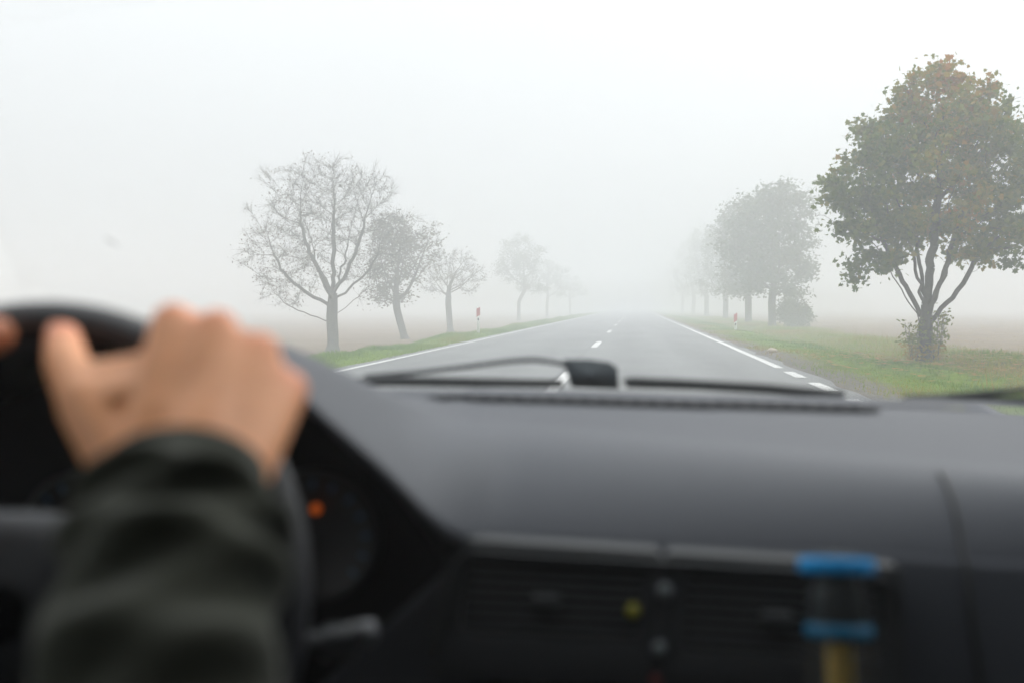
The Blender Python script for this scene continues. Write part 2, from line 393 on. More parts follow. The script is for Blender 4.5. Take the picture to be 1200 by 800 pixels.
def quad_dash(name, xc, wd, y0, y1, z):
    V = []; n = 6
    for i in range(n+1):
        y = y0+(y1-y0)*i/n; j = 0.006*math.sin(i*2.1+y0)
        V += [(xc-wd/2+j, y, z), (xc+wd/2+j*0.6, y, z)]
    me = py_mesh(name, V, [(2*i, 2*i+1, 2*i+3, 2*i+2) for i in range(n)])
    return link(name, me, RPAINT, road, smooth=False)
for y0 in (15.55, 13.15, 10.7, 8.3, 5.9, 3.5): quad_dash('edge_dash', 2.52, 0.17, y0, y0+1.35, 0.0115)
for k in range(-1, 22): quad_dash('centre_dash', -1.06, 0.17, 12.1+13.9*k, 12.1+13.9*k+4.2, 0.0155)
# a few repaired cracks across the lanes
for (x0, y0, x1, y1) in ((-1.3, 14.0, -2.3, 15.2), (-1.2, 40.5, -2.0, 41.4), (-1.2, 43.6, -1.7, 44.2), (0.2, 24, 1.1, 26.5)):
    pts = [(x0+(x1-x0)*i/6+0.06*math.sin(i*2.2+y0), y0+(y1-y0)*i/6) for i in range(7)]
    V = []
    for i, (x, y) in enumerate(pts): V += [(x, y-0.04, 0.0128), (x, y+0.05, 0.0128)]
    link('tar_patch', py_mesh('tar_patch', V, [(2*i, 2*i+1, 2*i+3, 2*i+2) for i in range(6)]), TAR, road, smooth=False)

# grass blades along both verges
def gz_vec(x, y):
    xl = np.interp(x, [-30, -10, -8.4, -7.2, -6.6, -5.9, -5.3, -4.0], [-0.62, -0.58, -0.48, -0.16, -0.02, 0.02, -0.005, -0.03])
    xr = np.interp(x, [2.0, 2.75, 3.4, 4.2, 5.0, 5.6, 6.3, 7.2, 8.5, 10, 30], [-0.03, -0.012, -0.01, 0.0, -0.12, -0.26, -0.20, -0.13, -0.17, -0.26, -0.32])
    b = np.where(x < -4, xl, xr)
    a = np.minimum(1, np.minimum(np.abs(x+5.2), np.abs(x-3.3))/1.5)
    b = b + a*0.045*(np.sin(x*1.9+y*0.6)+np.sin(x*0.8-y*0.37+1.3)+0.6*np.sin(x*3.1+y*1.7))
    b = b + 0.12*np.exp(-((x-7.1)/0.8)**2-((y-41)/4.0)**2) + 0.14*np.exp(-((x-6.7)/0.7)**2-((y-31)/2.5)**2) + 0.36*np.exp(-((x-6.3)/1.5)**2-((y-19.8)/4.5)**2)
    return b
def blades(name, n, xlo, xhi, ylo, yhi, hfun, tfun, wid, keep=None, power=1.7, label=None):
    u = rng.random(n); y = ylo + (yhi-ylo)*u**power; x = xlo + (xhi-xlo)*rng.random(n)
    if keep is not None:
        k = rng.random(n) < keep(x, y); x, y = x[k], y[k]
    n = len(x); z = gz_vec(x, y) - 0.012
    h = hfun(x, y, n) * (0.5+rng.random(n)); a = rng.random(n)*2*PI
    wv = wid*(0.6+0.8*rng.random(n))*(1+y/60)
    lean = (rng.random((n, 2))-0.5)*0.9*h[:, None]
    V = np.zeros((n, 3, 3)); dx, dy = np.cos(a)*wv/2, np.sin(a)*wv/2
    V[:, 0] = np.stack([x-dx, y-dy, z], 1); V[:, 1] = np.stack([x+dx, y+dy, z], 1)
    V[:, 2] = np.stack([x+lean[:, 0], y+lean[:, 1], z+h], 1)
    me = np_mesh(name, V.reshape(-1, 3), np.arange(3*n).reshape(-1, 3), 3)
    at = me.attributes.new('tone', 'FLOAT', 'FACE'); at.data.foreach_set('value', np.clip(tfun(x, y, n), 0, 1).astype(np.float32))
    o = link(name, me, GRASSM, smooth=False); o['kind'] = 'stuff'
    if label: o['label'] = label
    return o
def lump(x, y): return np.sin(x*2.1+y*0.8)+np.sin(x*0.9-y*1.3+2)+np.sin(x*4.3+y*0.4+1)
def k_right(x, y):
    sh = np.where(y < 24, 3.3, 3.1)+0.25*np.sin(y*0.9)+0.15*np.sin(y*2.3)
    a = np.clip((x-sh+0.15)/0.5, 0.3, 1)
    return a*np.clip(1.25-(np.maximum(x-8.2, 0)/2.2), 0, 1)*np.where(lump(x, y) < -1.6, 0.35, 1)
def t_right(x, y, n):
    lush = np.exp(-((x-4.6-0.2*np.sin(y*.5))/0.7)**2)
    return 0.62 - 0.42*lush + 0.12*lump(x*0.6, y*0.5) + (rng.random(n)-0.5)*0.5
blades('verge_grass_right', 150000, 2.9, 10.5, 9, 110, lambda x, y, n: 0.05+0.045*np.clip((x-4.5)/2, 0, 1)+0.02*np.clip(lump(x, y), 0, 2), t_right, 0.011, k_right)
blades('verge_grass_left', 90000, -7.9, -5.12, 12, 130, lambda x, y, n: 0.07+0.03*np.clip(lump(x, y), -1, 2), lambda x, y, n: 0.34+0.1*lump(x*.7, y*.4)+(rng.random(n)-0.5)*0.5, 0.011,
       lambda x, y: np.clip((x+8.0)/0.6, 0, 1)*np.clip((-5.0-x)/0.25+0.15, 0, 1))
blades('dry_weeds', 5200, 4.6, 9.5, 11, 90, lambda x, y, n: 0.16+0.12*np.clip(lump(x*.8, y*.6), 0, 2)*0.6, lambda x, y, n: 0.75+(rng.random(n)-0.5)*0.6, 0.012, lambda x, y: np.clip(0.35+0.4*lump(x*.8, y*.6), 0.02, 1))
blades('field_stubble', 60000, 8.5, 40, 14, 120, lambda x, y, n: 0.06+0*x, lambda x, y, n: 0.96+(rng.random(n)-0.5)*0.3, 0.012, lambda x, y: 0.8+0*x, 1.5)

# fallen leaves below the maple
n = 900
lx, ly = np.maximum(3.6, 5.9+1.3*rng.normal(size=n)), 19.6+2.2*rng.normal(size=n); lz = gz_vec(lx, ly)+0.03+0.05*rng.random(n)
th = rng.random(n)*2*PI; s = 0.05+0.03*rng.random(n); Vv = np.zeros((n, 4, 3))
for q in range(4):
    Vv[:, q] = np.stack([lx+s*np.cos(th+q*PI/2), ly+s*np.sin(th+q*PI/2), lz+0.02*rng.random(n)], 1)
fl = np_mesh('fallen_leaves', Vv.reshape(-1, 3), np.arange(4*n).reshape(-1, 4), 4)
fl.attributes.new('tone', 'FLOAT', 'FACE').data.foreach_set('value', (0.5+0.5*rng.random(n)).astype(np.float32))
o = link('fallen_leaves', fl, LEAF_AUT, smooth=False); o['kind'] = 'stuff'

# a pale stone on the right verge
bm = bmesh.new(); bmesh.ops.create_icosphere(bm, subdivisions=2, radius=0.09)
for v in bm.verts: v.co *= 1+0.25*math.sin(v.co.x*40+v.co.y*23)*math.cos(v.co.z*31)
q = P(905, 414, 24.4)
bmesh.ops.scale(bm, vec=(1.3, 1, 0.7), verts=bm.verts)
o = bm_finish('stone', bm, STONEM, smooth=True); o.location = (q.x, q.y, ground_z(q.x, q.y)+0.04)
setp(o, 'small pale stone lying in the grass where the right shoulder narrows', 'stone')

# ------------------------------------------------------------------ trees
def colonise(trunk, ells, n_att, step, infl, kill, seed, iters=90, bias=0.12, ragged=0.25):
    r = np.random.default_rng(seed)
    A = []
    vol = np.array([e_[3]*e_[4]*e_[5] for e_ in ells]); cnt = np.maximum(10, (n_att*vol/vol.sum()).astype(int))
    for (cx, cy, cz, rx, ry, rz), c in zip(ells, cnt):
        d = r.normal(size=(c, 3)); d /= np.linalg.norm(d, axis=1)[:, None]
        rad = r.random(c)**(1/2.6); rad = np.where(r.random(c) < 0.12, rad*(1.05+ragged*r.random(c)), rad)
        A.append(np.array([cx, cy, cz]) + d*rad[:, None]*np.array([rx, ry, rz]))
    A = np.concatenate(A)
    if isinstance(trunk, tuple): pos, par = [np.array(p, float) for p in trunk[0]], list(trunk[1])
    else: pos = [np.array(p, float) for p in trunk]; par = [-1]+list(range(len(trunk)-1))
    Pn = np.array(pos)
    D = np.linalg.norm(A[:, None]-Pn[None], axis=2); near = D.argmin(1); dist = D.min(1)
    alive = np.ones(len(A), bool); pairs = set()
    for it in range(iters):
        act = alive & (dist < infl)
        if not act.any():
            infl *= 1.5
            if infl > 30 or not alive.any(): break
            continue
        idx = np.where(act)[0]; ns = near[idx]
        un, inv = np.unique(ns, return_inverse=True)
        vec = A[idx]-Pn[ns]; vec /= np.linalg.norm(vec, axis=1)[:, None]+1e-9
        S = np.zeros((len(un), 3)); np.add.at(S, inv, vec)
        S /= np.linalg.norm(S, axis=1)[:, None]+1e-9
        din = Pn[un]-Pn[np.maximum(np.array(par)[un], 0)]; din /= np.linalg.norm(din, axis=1)[:, None]+1e-9; S += 0.55*din; S += r.normal(size=S.shape)*0.10; S[:, 2] += bias; S /= np.linalg.norm(S, axis=1)[:, None]+1e-9
        new = Pn[un]+S*step; keepn = []
        for i in range(len(un)):
            key = (int(un[i]), tuple(np.round(new[i]/(step*0.5)).astype(int)))
            if key in pairs: continue
            pairs.add(key); keepn.append(i)
        if not keepn: break
        base = len(Pn); new = new[keepn]; Pn = np.concatenate([Pn, new]); par += [int(un[i]) for i in keepn]
        D = np.linalg.norm(A[alive][:, None]-new[None], axis=2)
        ai = np.where(alive)[0]; m_ = D.min(1); am = D.argmin(1)+base
        upd = m_ < dist[ai]; dist[ai[upd]] = m_[upd]; near[ai[upd]] = am[upd]
        alive &= dist > kill
        if not alive.any() or len(Pn) > 14000: break
    return Pn, np.array(par)

def tubes(name, A, B, ra, rb, k):
    """separate tapered tubes A->B as one mesh"""
    n = len(A); t = B-A; t = t/(np.linalg.norm(t, axis=1)[:, None]+1e-9)
    ref = np.where(np.abs(t[:, 2:3]) > 0.9, np.array([[1.0, 0, 0]]), np.array([[0, 0, 1.0]]))
    u = np.cross(t, ref); u /= np.linalg.norm(u, axis=1)[:, None]+1e-9; v = np.cross(t, u)
    an = np.arange(k)*2*PI/k; c, s = np.cos(an), np.sin(an)
    ring = u[:, None]*c[None, :, None]+v[:, None]*s[None, :, None]
    V = np.concatenate([A[:, None]+ring*ra[:, None, None], B[:, None]+ring*rb[:, None, None]], 1)
    i = np.arange(n)[:, None]*2*k; j = np.arange(k)[None]; j2 = (j+1) % k
    Fq = np.stack([i+j, i+j2, i+k+j2, i+k+j], 2).reshape(-1, 4)
    return V.reshape(-1, 3), Fq

LEAFSHAPE = np.array([(0, -0.5), (0.16, -0.34), (0.5, -0.3), (0.32, 0.02), (0.46, 0.22), (0.18, 0.2), (0, 0.5), (-0.18, 0.2), (-0.46, 0.22), (-0.32, 0.02), (-0.5, -0.3), (-0.16, -0.34)])
LEAFOVAL = np.array([(0, -0.5), (0.2, -0.15), (0.17, 0.2), (0, 0.5), (-0.17, 0.2), (-0.2, -0.15)])
def leaves_mesh(name, ctr, size, shape, r, tone, droop=0.0):
    n = len(ctr); k = len(shape)
    a = r.normal(size=(n, 3)); a[:, 2] = a[:, 2]*0.6; a[:, 2] -= droop; a /= np.linalg.norm(a, axis=1)[:, None]
    b = r.normal(size=(n, 3)); b -= a*(a*b).sum(1)[:, None]; b /= np.linalg.norm(b, axis=1)[:, None]
    s = size*(0.65+0.7*r.random(n))
    V = ctr[:, None]+(b[:, None]*shape[None, :, 0:1]+a[:, None]*shape[None, :, 1:2])*s[:, None, None]
    nrm = np.cross(a, b); V += nrm[:, None]*(np.abs(shape[None, :, 0:1])*0.35)*s[:, None, None]
    me = np_mesh(name, V.reshape(-1, 3), np.arange(n*k).reshape(-1, k), k)
    me.attributes.new('tone', 'FLOAT', 'FACE').data.foreach_set('value', np.clip(tone, 0, 1).astype(np.float32))
    return me

def tree(label, base, trunk_pts, ells, seed, n_att, step, r_trunk, n_leaf, leaf_size, shape, leafmat, bark=BARK, twigs=0, spread=0.28,
         droop=0.0, infl=1.6, kill=None, bias=0.12, group=None, tonef=None, pick=None, twig_len=0.3, pw=2.25, fine=0.0, ragged=0.25):
    r = np.random.default_rng(seed)
    Pn, par = colonise(trunk_pts, ells, n_att, step, infl, kill or step*1.6, seed, bias=bias, ragged=ragged)
    n = len(Pn); kids = np.zeros(n, int); area = np.zeros(n); r0 = 0.0065
    for i in range(n-1, 0, -1):
        if area[i] == 0: area[i] = r0**pw
        area[par[i]] += area[i]; kids[par[i]] += 1
    rad = np.maximum(area, r0**pw)**(1/pw)
    sc = r_trunk/rad[1]; rad = np.maximum(rad*np.where(rad > 0.03, sc, np.interp(rad, [0.006, 0.03], [1, sc])), 0.005)
    if fine: rad = np.maximum(rad*(rad/rad[1])**fine, 0.0045)
    rad[0] = rad[1]*1.45
    idx = np.arange(1, n); A = Pn[par[idx]]; B = Pn[idx]
    rb = rad[idx]; ra = np.minimum(rad[par[idx]], rb*1.25+0.002)
    ra[0] = rad[0]
    # main limbs continue their parent's width
    V1, F1 = tubes('t', A, B+(B-A)*0.04, ra, rb, 7)
    t = empty('tree', base, label, 'tree', group)
    me = np_mesh('trunk', V1, F1, 4); link('trunk', me, bark, t)
    # twigs
    thin = np.where((rad < 0.014) & (np.arange(n) > 3))[0]
    tips = Pn[thin]
    if twigs:
        q = thin[r.integers(0, len(thin), twigs)]
        dirp = Pn[q]-Pn[par[q]]; dirp /= np.linalg.norm(dirp, axis=1)[:, None]+1e-9
        d = dirp*1.1+r.normal(size=(twigs, 3))*0.5; d[:, 2] += 0.2; d /= np.linalg.norm(d, axis=1)[:, None]
        L1 = twig_len*(0.4+r.random(twigs))
        a0 = Pn[q]; a1 = a0+d*L1[:, None]*0.5; d2 = d+r.normal(size=(twigs, 3))*0.28; d2[:, 2] -= 0.05+droop*0.2
        d2 /= np.linalg.norm(d2, axis=1)[:, None]; a2 = a1+d2*L1[:, None]*0.5
        rr = np.full(twigs, 0.0038)
        Va, Fa = tubes('t', a0, a1, rr, rr*0.85, 3); Vb, Fb = tubes('t', a1, a2, rr*0.85, rr*0.5, 3)
        me = np_mesh('twigs', np.concatenate([Va, Vb]), np.concatenate([Fa, Fb+len(Va)]), 4)
        o_ = link('twigs', me, bark, t); o_['kind'] = 'stuff'
        tips = np.concatenate([tips, a2, a1])
    if n_leaf:
        if pick is not None: tips = tips[pick(tips, r)]
        # leaves gather in clumps round some of the tips
        c = tips[r.integers(0, len(tips), n_leaf)]
        wgt = r.random(len(tips))
        c = c+r.normal(size=c.shape)*spread*(0.5+r.random(n_leaf))[:, None]*np.array([1, 1, 0.7])
        tone = tonef(c, r) if tonef else 0.35+0.3*r.normal(size=n_leaf)*0.6+0.1*np.sin(c[:, 0]*2)+0.1*np.sin(c[:, 2]*1.7+1)
        me = leaves_mesh('crown', c, leaf_size, shape, r, tone, droop)
        o_ = link('crown', me, leafmat, t, smooth=False)
    return t

def up(h, n, lean=(0, 0), curve=0.0):
    return [(lean[0]*i/n+curve*math.sin(i/n*PI), lean[1]*i/n, h*i/n) for i in range(n+1)]

def skeleton(stem, limbs, step=0.2, seed=0):
    """stem: list of points; limbs: (index of the stem node it leaves, end point, sideways bow)"""
    r = np.random.default_rng(seed); pos = [np.array(p, float) for p in stem]; par = [-1]+list(range(len(stem)-1))
    for k, end, bow in limbs:
        a = pos[k]; e_ = np.array(end, float); n = max(3, int(np.linalg.norm(e_-a)/step)); prev = k
        side = np.array([e_[0]-a[0], e_[1]-a[1], 0.0])
        for i in range(1, n+1):
            t = i/n; p = a+(e_-a)*t+side*bow*math.sin(t*PI)+r.normal(size=3)*0.025*(1 if i < n else 0)
            pos.append(p); par.append(prev); prev = len(pos)-1
    return pos, par
def base_at(px, X, Y):
    return (X, Y, ground_z(X, Y)-0.03)
# 1: the autumn maple, nearest on the right
Yr = 20.0; b = P(1083, 415, Yr); B1 = (b.x, Yr, ground_z(b.x, Yr)-0.04)
mp_tree = tree('autumn maple in full olive and orange leaf, the nearest and largest tree on the right', B1,
     skeleton(up(1.45, 7, (0.03, 0)), [(7, (-0.50, 0.1, 4.0), 0.06), (7, (0.30, 0.0, 4.7), 0.03), (6, (-1.25, -0.2, 3.6), 0.05), (7, (0.85, 0.2, 3.7), 0.08), (7, (-0.15, 0.6, 4.2), 0.1), (5, (-0.95, 0.5, 3.0), 0.05), (6, (0.65, -0.5, 3.9), 0.1), (5, (1.3, 0.1, 2.9), 0.12)], 0.2, 3),
     [(0.35, 0, 5.3, 2.5, 2.4, 2.2), (-1.65, 0, 4.45, 1.35, 1.5, 1.25), (-1.45, -0.2, 3.05, 0.95, 1.0, 0.85), (2.1, 0, 3.9, 1.6, 1.5, 1.35), (0.3, 0, 7.0, 1.5, 1.5, 1.25),
      (1.5, 0, 6.4, 1.2, 1.3, 1.1), (-0.9, 0, 6.2, 1.1, 1.2, 1.0), (1.2, 0, 2.95, 0.9, 1.2, 0.55), (3.2, 0.2, 5.0, 1.0, 1.2, 1.2), (3.3, 0, 3.9, 0.9, 1.1, 0.8)],
     3, 1500, 0.2, 0.195, 25000, 0.14, LEAFSHAPE, LEAF_AUT, spread=0.16, infl=2.6, bias=0.34, fine=0.18,
     pick=lambda t, r: np.where(np.sin(t[:, 0]*3.1+1)*np.sin(t[:, 2]*3.3)*np.sin(t[:, 1]*2.9+2) > -0.12)[0],
     tonef=lambda c, r: 0.38+0.17*np.sin(c[:, 0]*1.4+1)+0.05*(c[:, 2]-4.5)+0.13*np.sin(c[:, 1]*2+c[:, 2]*1.3)+0.14*r.normal(size=len(c)))
mp_tree.scale = (0.70, 0.70, 0.70); print('maple base', B1, P(1083, 415, Yr))
# leafy shoots round its foot
for k_, (dx, dy, hh, lab) in enumerate(((-0.17, -0.1, 1.0, 'leafy sucker shoots growing left of the foot of the autumn maple'), (0.15, -0.12, 1.35, 'leafy sucker shoots climbing the right side of the autumn maple trunk'))):
    r = np.random.default_rng(40+k_); pl = empty('sucker_shoots', (B1[0]+dx, B1[1]+dy, B1[2]), lab, 'shoots', 'shoots at the foot of the autumn maple')
    Aa, Bb, tips = [], [], []
    for s_ in range(9):
        p0 = np.array([r.normal()*0.06, r.normal()*0.08, 0]); d = np.array([r.normal()*0.10, r.normal()*0.1, 1.0]); h = hh*(0.5+0.5*r.random())
        prev = p0
        for q_ in range(6):
            nx = prev+d*h/6+r.normal(size=3)*0.02; Aa.append(prev); Bb.append(nx); tips.append(nx); prev = nx
    Aa, Bb = np.array(Aa), np.array(Bb); pl.scale = (0.85,)*3; V1, F1 = tubes('s', Aa, Bb, np.full(len(Aa), 0.007), np.full(len(Aa), 0.005), 4)
    link('stem', np_mesh('stem', V1, F1, 4), BARK, pl)
    tips = np.array(tips); c = tips[r.integers(0, len(tips), 420)]+r.normal(size=(420, 3))*np.array([0.10, 0.09, 0.08])
    c = c[c[:, 2] > 0.15]
    link('foliage', leaves_mesh('foliage', c, 0.10, LEAFOVAL, r, 0.3+0.25*r.random(len(c))+0.3*(c[:, 2] < 0.5)), LEAF_AUT, pl, smooth=False)

# 2..: the row fading along the right verge
GR = 'trees fading away along the right verge'
def right_tree(px, Y, top, wl, wr, seed, label, n_leaf, base_z, att=420, X=None):
    q = P(px, 380, Y); sc = Y/F; H = EYE+(358-top)*sc-base_z; l, r_ = wl*sc, wr*sc
    b_ = (q.x, Y, ground_z(q.x, Y)-0.05)
    rs = np.random.default_rng(seed)
    cx = (r_-l)/2
    el = [(cx, 0, H*0.62, (l+r_)/2*0.8, (l+r_)/2*0.8, H*0.33), (cx, 0, H*0.32, (l+r_)/2*0.72, (l+r_)/2*0.6, H*0.13)]
    for k in range(7):
        a = rs.random()*2*PI; hh = H*(0.26+0.6*rs.random()); s_ = 0.55+0.25*rs.random()
        w_ = (l+r_)/2*math.sqrt(max(0.1, 1-((hh/H-0.58)/0.5)**2))
        el.append((cx+math.cos(a)*w_*0.62, math.sin(a)*w_*0.62, hh, w_*0.42*s_*1.5, w_*0.42*s_*1.5, H*0.11*s_*1.4))
    return tree(label, b_, up(H*0.16, 5, (0.12*rs.normal(), 0)), el, seed, att, 0.32, 0.035*H*0.7, int(n_leaf*1.5), 0.23, LEAFOVAL, LEAF_GRN, spread=0.3, infl=2.6, group=GR)
right_tree(905, 60, 208, 60, 62, 12, 'tall leafy green tree beside the round bush on the right verge', 9500, -0.25, 600)
right_tree(877, 72, 222, 48, 40, 13, 'leafy tree just left of the tree with the bush at its foot', 6500, -0.25, 450)
right_tree(850, 98, 250, 34, 40, 14, 'hazy leafy tree right behind the red marker post on the right verge', 5500, -0.25)
right_tree(828, 126, 262, 30, 30, 15, 'pale fogged tree, fourth trunk from the autumn maple in the right row', 4500, -0.2)
right_tree(812, 155, 276, 26, 24, 16, 'fainter fogged tree, fifth in the right row', 3500, -0.2)
right_tree(799, 190, 292, 20, 20, 17, 'faintest fogged tree at the far end of the right row nearest the road', 2500, -0.2)

def bush(label, px, py, Y, rx, rz, seed, n_leaf):
    q = P(px, py, Y); r = np.random.default_rng(seed); t = empty('bush', (q.x, Y, ground_z(q.x, Y)), label, 'bush')
    Pn, par = colonise([(0, 0, 0), (0, 0, 0.15)], [(0, 0, rz*0.85, rx*0.9, rx*0.8, rz*0.8), (rx*0.4, 0, rz*0.6, rx*0.55, rx*0.6, rz*0.55), (-rx*0.2, 0, rz*1.3, rx*0.5, rx*0.5, rz*0.5)], 260, 0.16, 2.0, 0.22, seed)
    idx = np.arange(1, len(Pn)); V1, F1 = tubes('b', Pn[par[idx]], Pn[idx], np.full(len(idx), 0.014), np.full(len(idx), 0.01), 4)
    link('stems', np_mesh('stems', V1, F1, 4), BARK, t)
    c = Pn[r.integers(2, len(Pn), n_leaf)]+r.normal(size=(n_leaf, 3))*0.16
    c[:, 2] = np.maximum(c[:, 2], 0.05)
    link('foliage', leaves_mesh('foliage', c, 0.16, LEAFOVAL, r, 0.2+0.25*r.random(n_leaf)), LEAF_GRN, t, smooth=False)
bush('round dark green bush at the foot of the tall leafy tree on the right verge', 930, 388, 58, 1.1, 0.95, 21, 4200)

# left row
def pos_left(px, Y, zb=None):
    q = P(px, 400, Y); return (q.x, Y, ground_z(q.x, Y)-0.05)
b = pos_left(390, 36)
t_ = tree('large nearly bare tree with a few hanging withered leaves, nearest on the left', b,
     skeleton([(0.02*math.sin(i), 0, i*0.27) for i in range(9)], [(8, (0.1, 0, 5.4), 0.0), (8, (-1.3, 0.3, 4.9), 0.15), (8, (1.3, -0.2, 4.9), 0.15), (6, (-2.3, 0.1, 3.7), 0.2), (7, (1.7, 0.3, 3.9), 0.2), (4, (-2.2, -0.3, 2.3), 0.2), (5, (1.5, 0, 2.8), 0.2), (8, (0.2, 1.4, 4.2), 0.15), (7, (-0.3, -1.4, 3.9), 0.15)], 0.19, 5),
     [(-0.1, 0, 5.2, 2.2, 2.1, 1.9), (-1.7, 0, 3.6, 1.7, 1.8, 1.5), (1.4, 0, 4.3, 1.4, 1.6, 1.5), (-1.9, 0, 2.3, 1.1, 1.4, 0.8), (1.1, 0, 3.0, 1.0, 1.4, 0.9), (-0.7, 0.2, 6.1, 1.5, 1.4, 1.0), (0.9, 0, 5.9, 1.5, 1.4, 0.8), (-2.5, 0, 4.2, 0.9, 1.0, 1.2)],
     5, 1600, 0.17, 0.215, 2800, 0.085, LEAFOVAL, LEAF_BRN, BARKG, twigs=7500, spread=0.10, droop=0.9, infl=2.2, kill=0.26, bias=0.16, pw=2.1, fine=0.32, ragged=0.6, group='trees along the left verge', twig_len=0.42,
     pick=lambda t, r: np.where(r.random(len(t)) < np.clip(0.75-t[:, 0]*0.25, 0.12, 1))[0]); t_.scale = (1.01,)*3
b = pos_left(475, 49)
t_ = tree('smaller leaning tree still half in brown-green leaf, second on the left', b, up(1.1, 5, (-0.3, 0)),
     [(-0.35, 0, 3.3, 1.4, 1.3, 1.2), (-0.5, 0, 4.7, 1.0, 1.1, 0.9), (0.75, 0, 4.0, 0.9, 1.1, 0.9), (-0.7, 0, 2.0, 0.9, 1.0, 0.6), (1.2, 0, 4.7, 0.5, 0.6, 0.4)],
     6, 800, 0.18, 0.17, 4800, 0.15, LEAFOVAL, LEAF_OLV, twigs=1800, spread=0.17, infl=1.6, kill=0.28, group='trees along the left verge',
     pick=lambda t, r: np.where(r.random(len(t)) < np.where(t[:, 0] < 0.5, 1, 0.25))[0]); t_.scale = (49/43.4,)*3
b = pos_left(528, 62)
t_ = tree('small bare tree with forked upright branches, third on the left', b, up(1.35, 5, (-0.1, 0)),
     [(0.15, 0, 3.2, 1.5, 1.4, 1.3), (1.0, 0, 3.0, 1.0, 1.0, 1.0), (-0.8, 0, 2.7, 1.0, 1.0, 0.9)],
     8, 700, 0.18, 0.17, 500, 0.12, LEAFOVAL, LEAF_BRN, twigs=2600, spread=0.15, infl=1.6, kill=0.27, bias=0.2, fine=0.2, group='trees along the left verge'); t_.scale = (62/54,)*3
def left_tree(px, Y, top, wl, wr, seed, label, n_leaf):
    q = P(px, 380, Y); sc = Y/F; bz = ground_z(q.x, Y); H = EYE+(358-top)*sc-bz; l, r_ = wl*sc, wr*sc; cx = (r_-l)/2
    rs = np.random.default_rng(seed); W = (l+r_)/2
    el = [(cx, 0, H*0.66, W*0.75, W*0.75, H*0.30)] + [(cx+W*0.65*math.cos(k*1.26), W*0.65*math.sin(k*1.26), H*(0.36+0.4*rs.random()), W*0.42, W*0.42, H*0.11) for k in range(6)]
    tree(label, (q.x, Y, bz-0.05), up(H*0.2, 5), el, seed, 380, 0.32, 0.2, n_leaf, 0.2, LEAFOVAL, LEAF_GRN, spread=0.28, infl=2.6, group='trees along the left verge')
left_tree(608, 108, 268, 32, 32, 31, 'pale fogged tree with a spreading crown, fourth on the left', 6500)
left_tree(641, 136, 300, 28, 26, 32, 'very faint fogged tree, fifth on the left', 4500)
left_tree(668, 170, 316, 22, 20, 33, 'faintest fogged tree at the far end of the left row', 3000)

# ------------------------------------------------------------------ red and white marker posts
def marker(px, Y, ptop, red_h, label, white_top=0.03):
    q = P(px, ptop, Y); gz = ground_z(q.x, Y); H = q.z-gz
    t = empty('marker_post', (q.x, Y, gz), label, 'marker post', 'red and white marker posts on the verges')
    bm = bmesh.new(); bm_box(bm, (0, 0, H/2-0.1), (0.11, 0.06, H+0.2)); bmesh.ops.bevel(bm, geom=[e_ for e_ in bm.edges], offset=0.012, segments=2, affect='EDGES')
    bm_finish('post', bm, WHITEP, t, smooth=True)
    sh = 0.13                                                      # slanted red band, wrapped round the post
    V = []
    for (x, y) in ((-0.066, -0.036), (0.066, -0.036), (0.066, 0.036), (-0.066, 0.036)):
        V += [Vector((x, y, H-red_h-0.03+(0.05 if x > 0 else -0.03))), Vector((x, y, H-0.03+(0.0 if x > 0 else -0.07)))]
    Fs = [(0, 2, 3, 1), (2, 4, 5, 3), (4, 6, 7, 5), (6, 0, 1, 7), (1, 3, 5, 7), (0, 6, 4, 2)]
    me = py_mesh('red_panel', V, Fs); link('red_panel', me, REDR, t, smooth=False)
    bm = bmesh.new(); bm_box(bm, (0, -0.032, H-red_h-0.14), (0.05, 0.008, 0.10)); bm_finish('reflector', bm, BLACK, t)
marker(862, 43.0, 366, 0.37, 'white verge post with red top panel on the right verge before the hazy trees')
marker(560.5, 38.0, 359, 0.36, 'white verge post with a red top panel on the left, past the small bare tree')

# ------------------------------------------------------------------ the car
car = empty('car', (0, 0, 0), 'dark car seen from inside, with charcoal dashboard, steering wheel and wipers below the windshield', 'car')

def base_profile(X):
    """front lip, long rounded front, soft crease, flat top panel up to the glass"""
    t = -0.020*X; e_ = (X/0.75)**2; yf = 0.885-0.01*e_; ye = 1.385-0.13*e_
    yc = interp(X, [-0.30, -0.10, 0.10, 0.35, 0.60], [1.12, 1.08, 1.03, 0.97, 0.955])
    zl = lambda y: interp(y, [0.95, 1.05, 1.27, 1.40], [0.948, 0.957, 0.980, 0.991])
    zc = zl(yc)+0.004; zf = 0.886; pts = []
    for u in (1.0, 0.97, 0.88, 0.72, 0.5, 0.25, 0.0):
        pts.append((yc-(yc-yf)*u, zc-(zc-zf)*(0.93*u**2.7+0.07*u**12)+t))
    for y in (yc+0.045, yc+0.45*(ye-yc), ye-0.09, ye):
        pts.append((y, zl(y)+t-0.001))
    return pts
HX = -0.411
def lipz(X):
    d = abs(X-HX)*(0.5 if X < HX else 1.0); return interp(d, [0, .06, .10, .141, .174, .205, .225, .245, .256, .27], [1.070, 1.068, 1.050, 1.016, .987, .963, .942, .918, .900, .886])
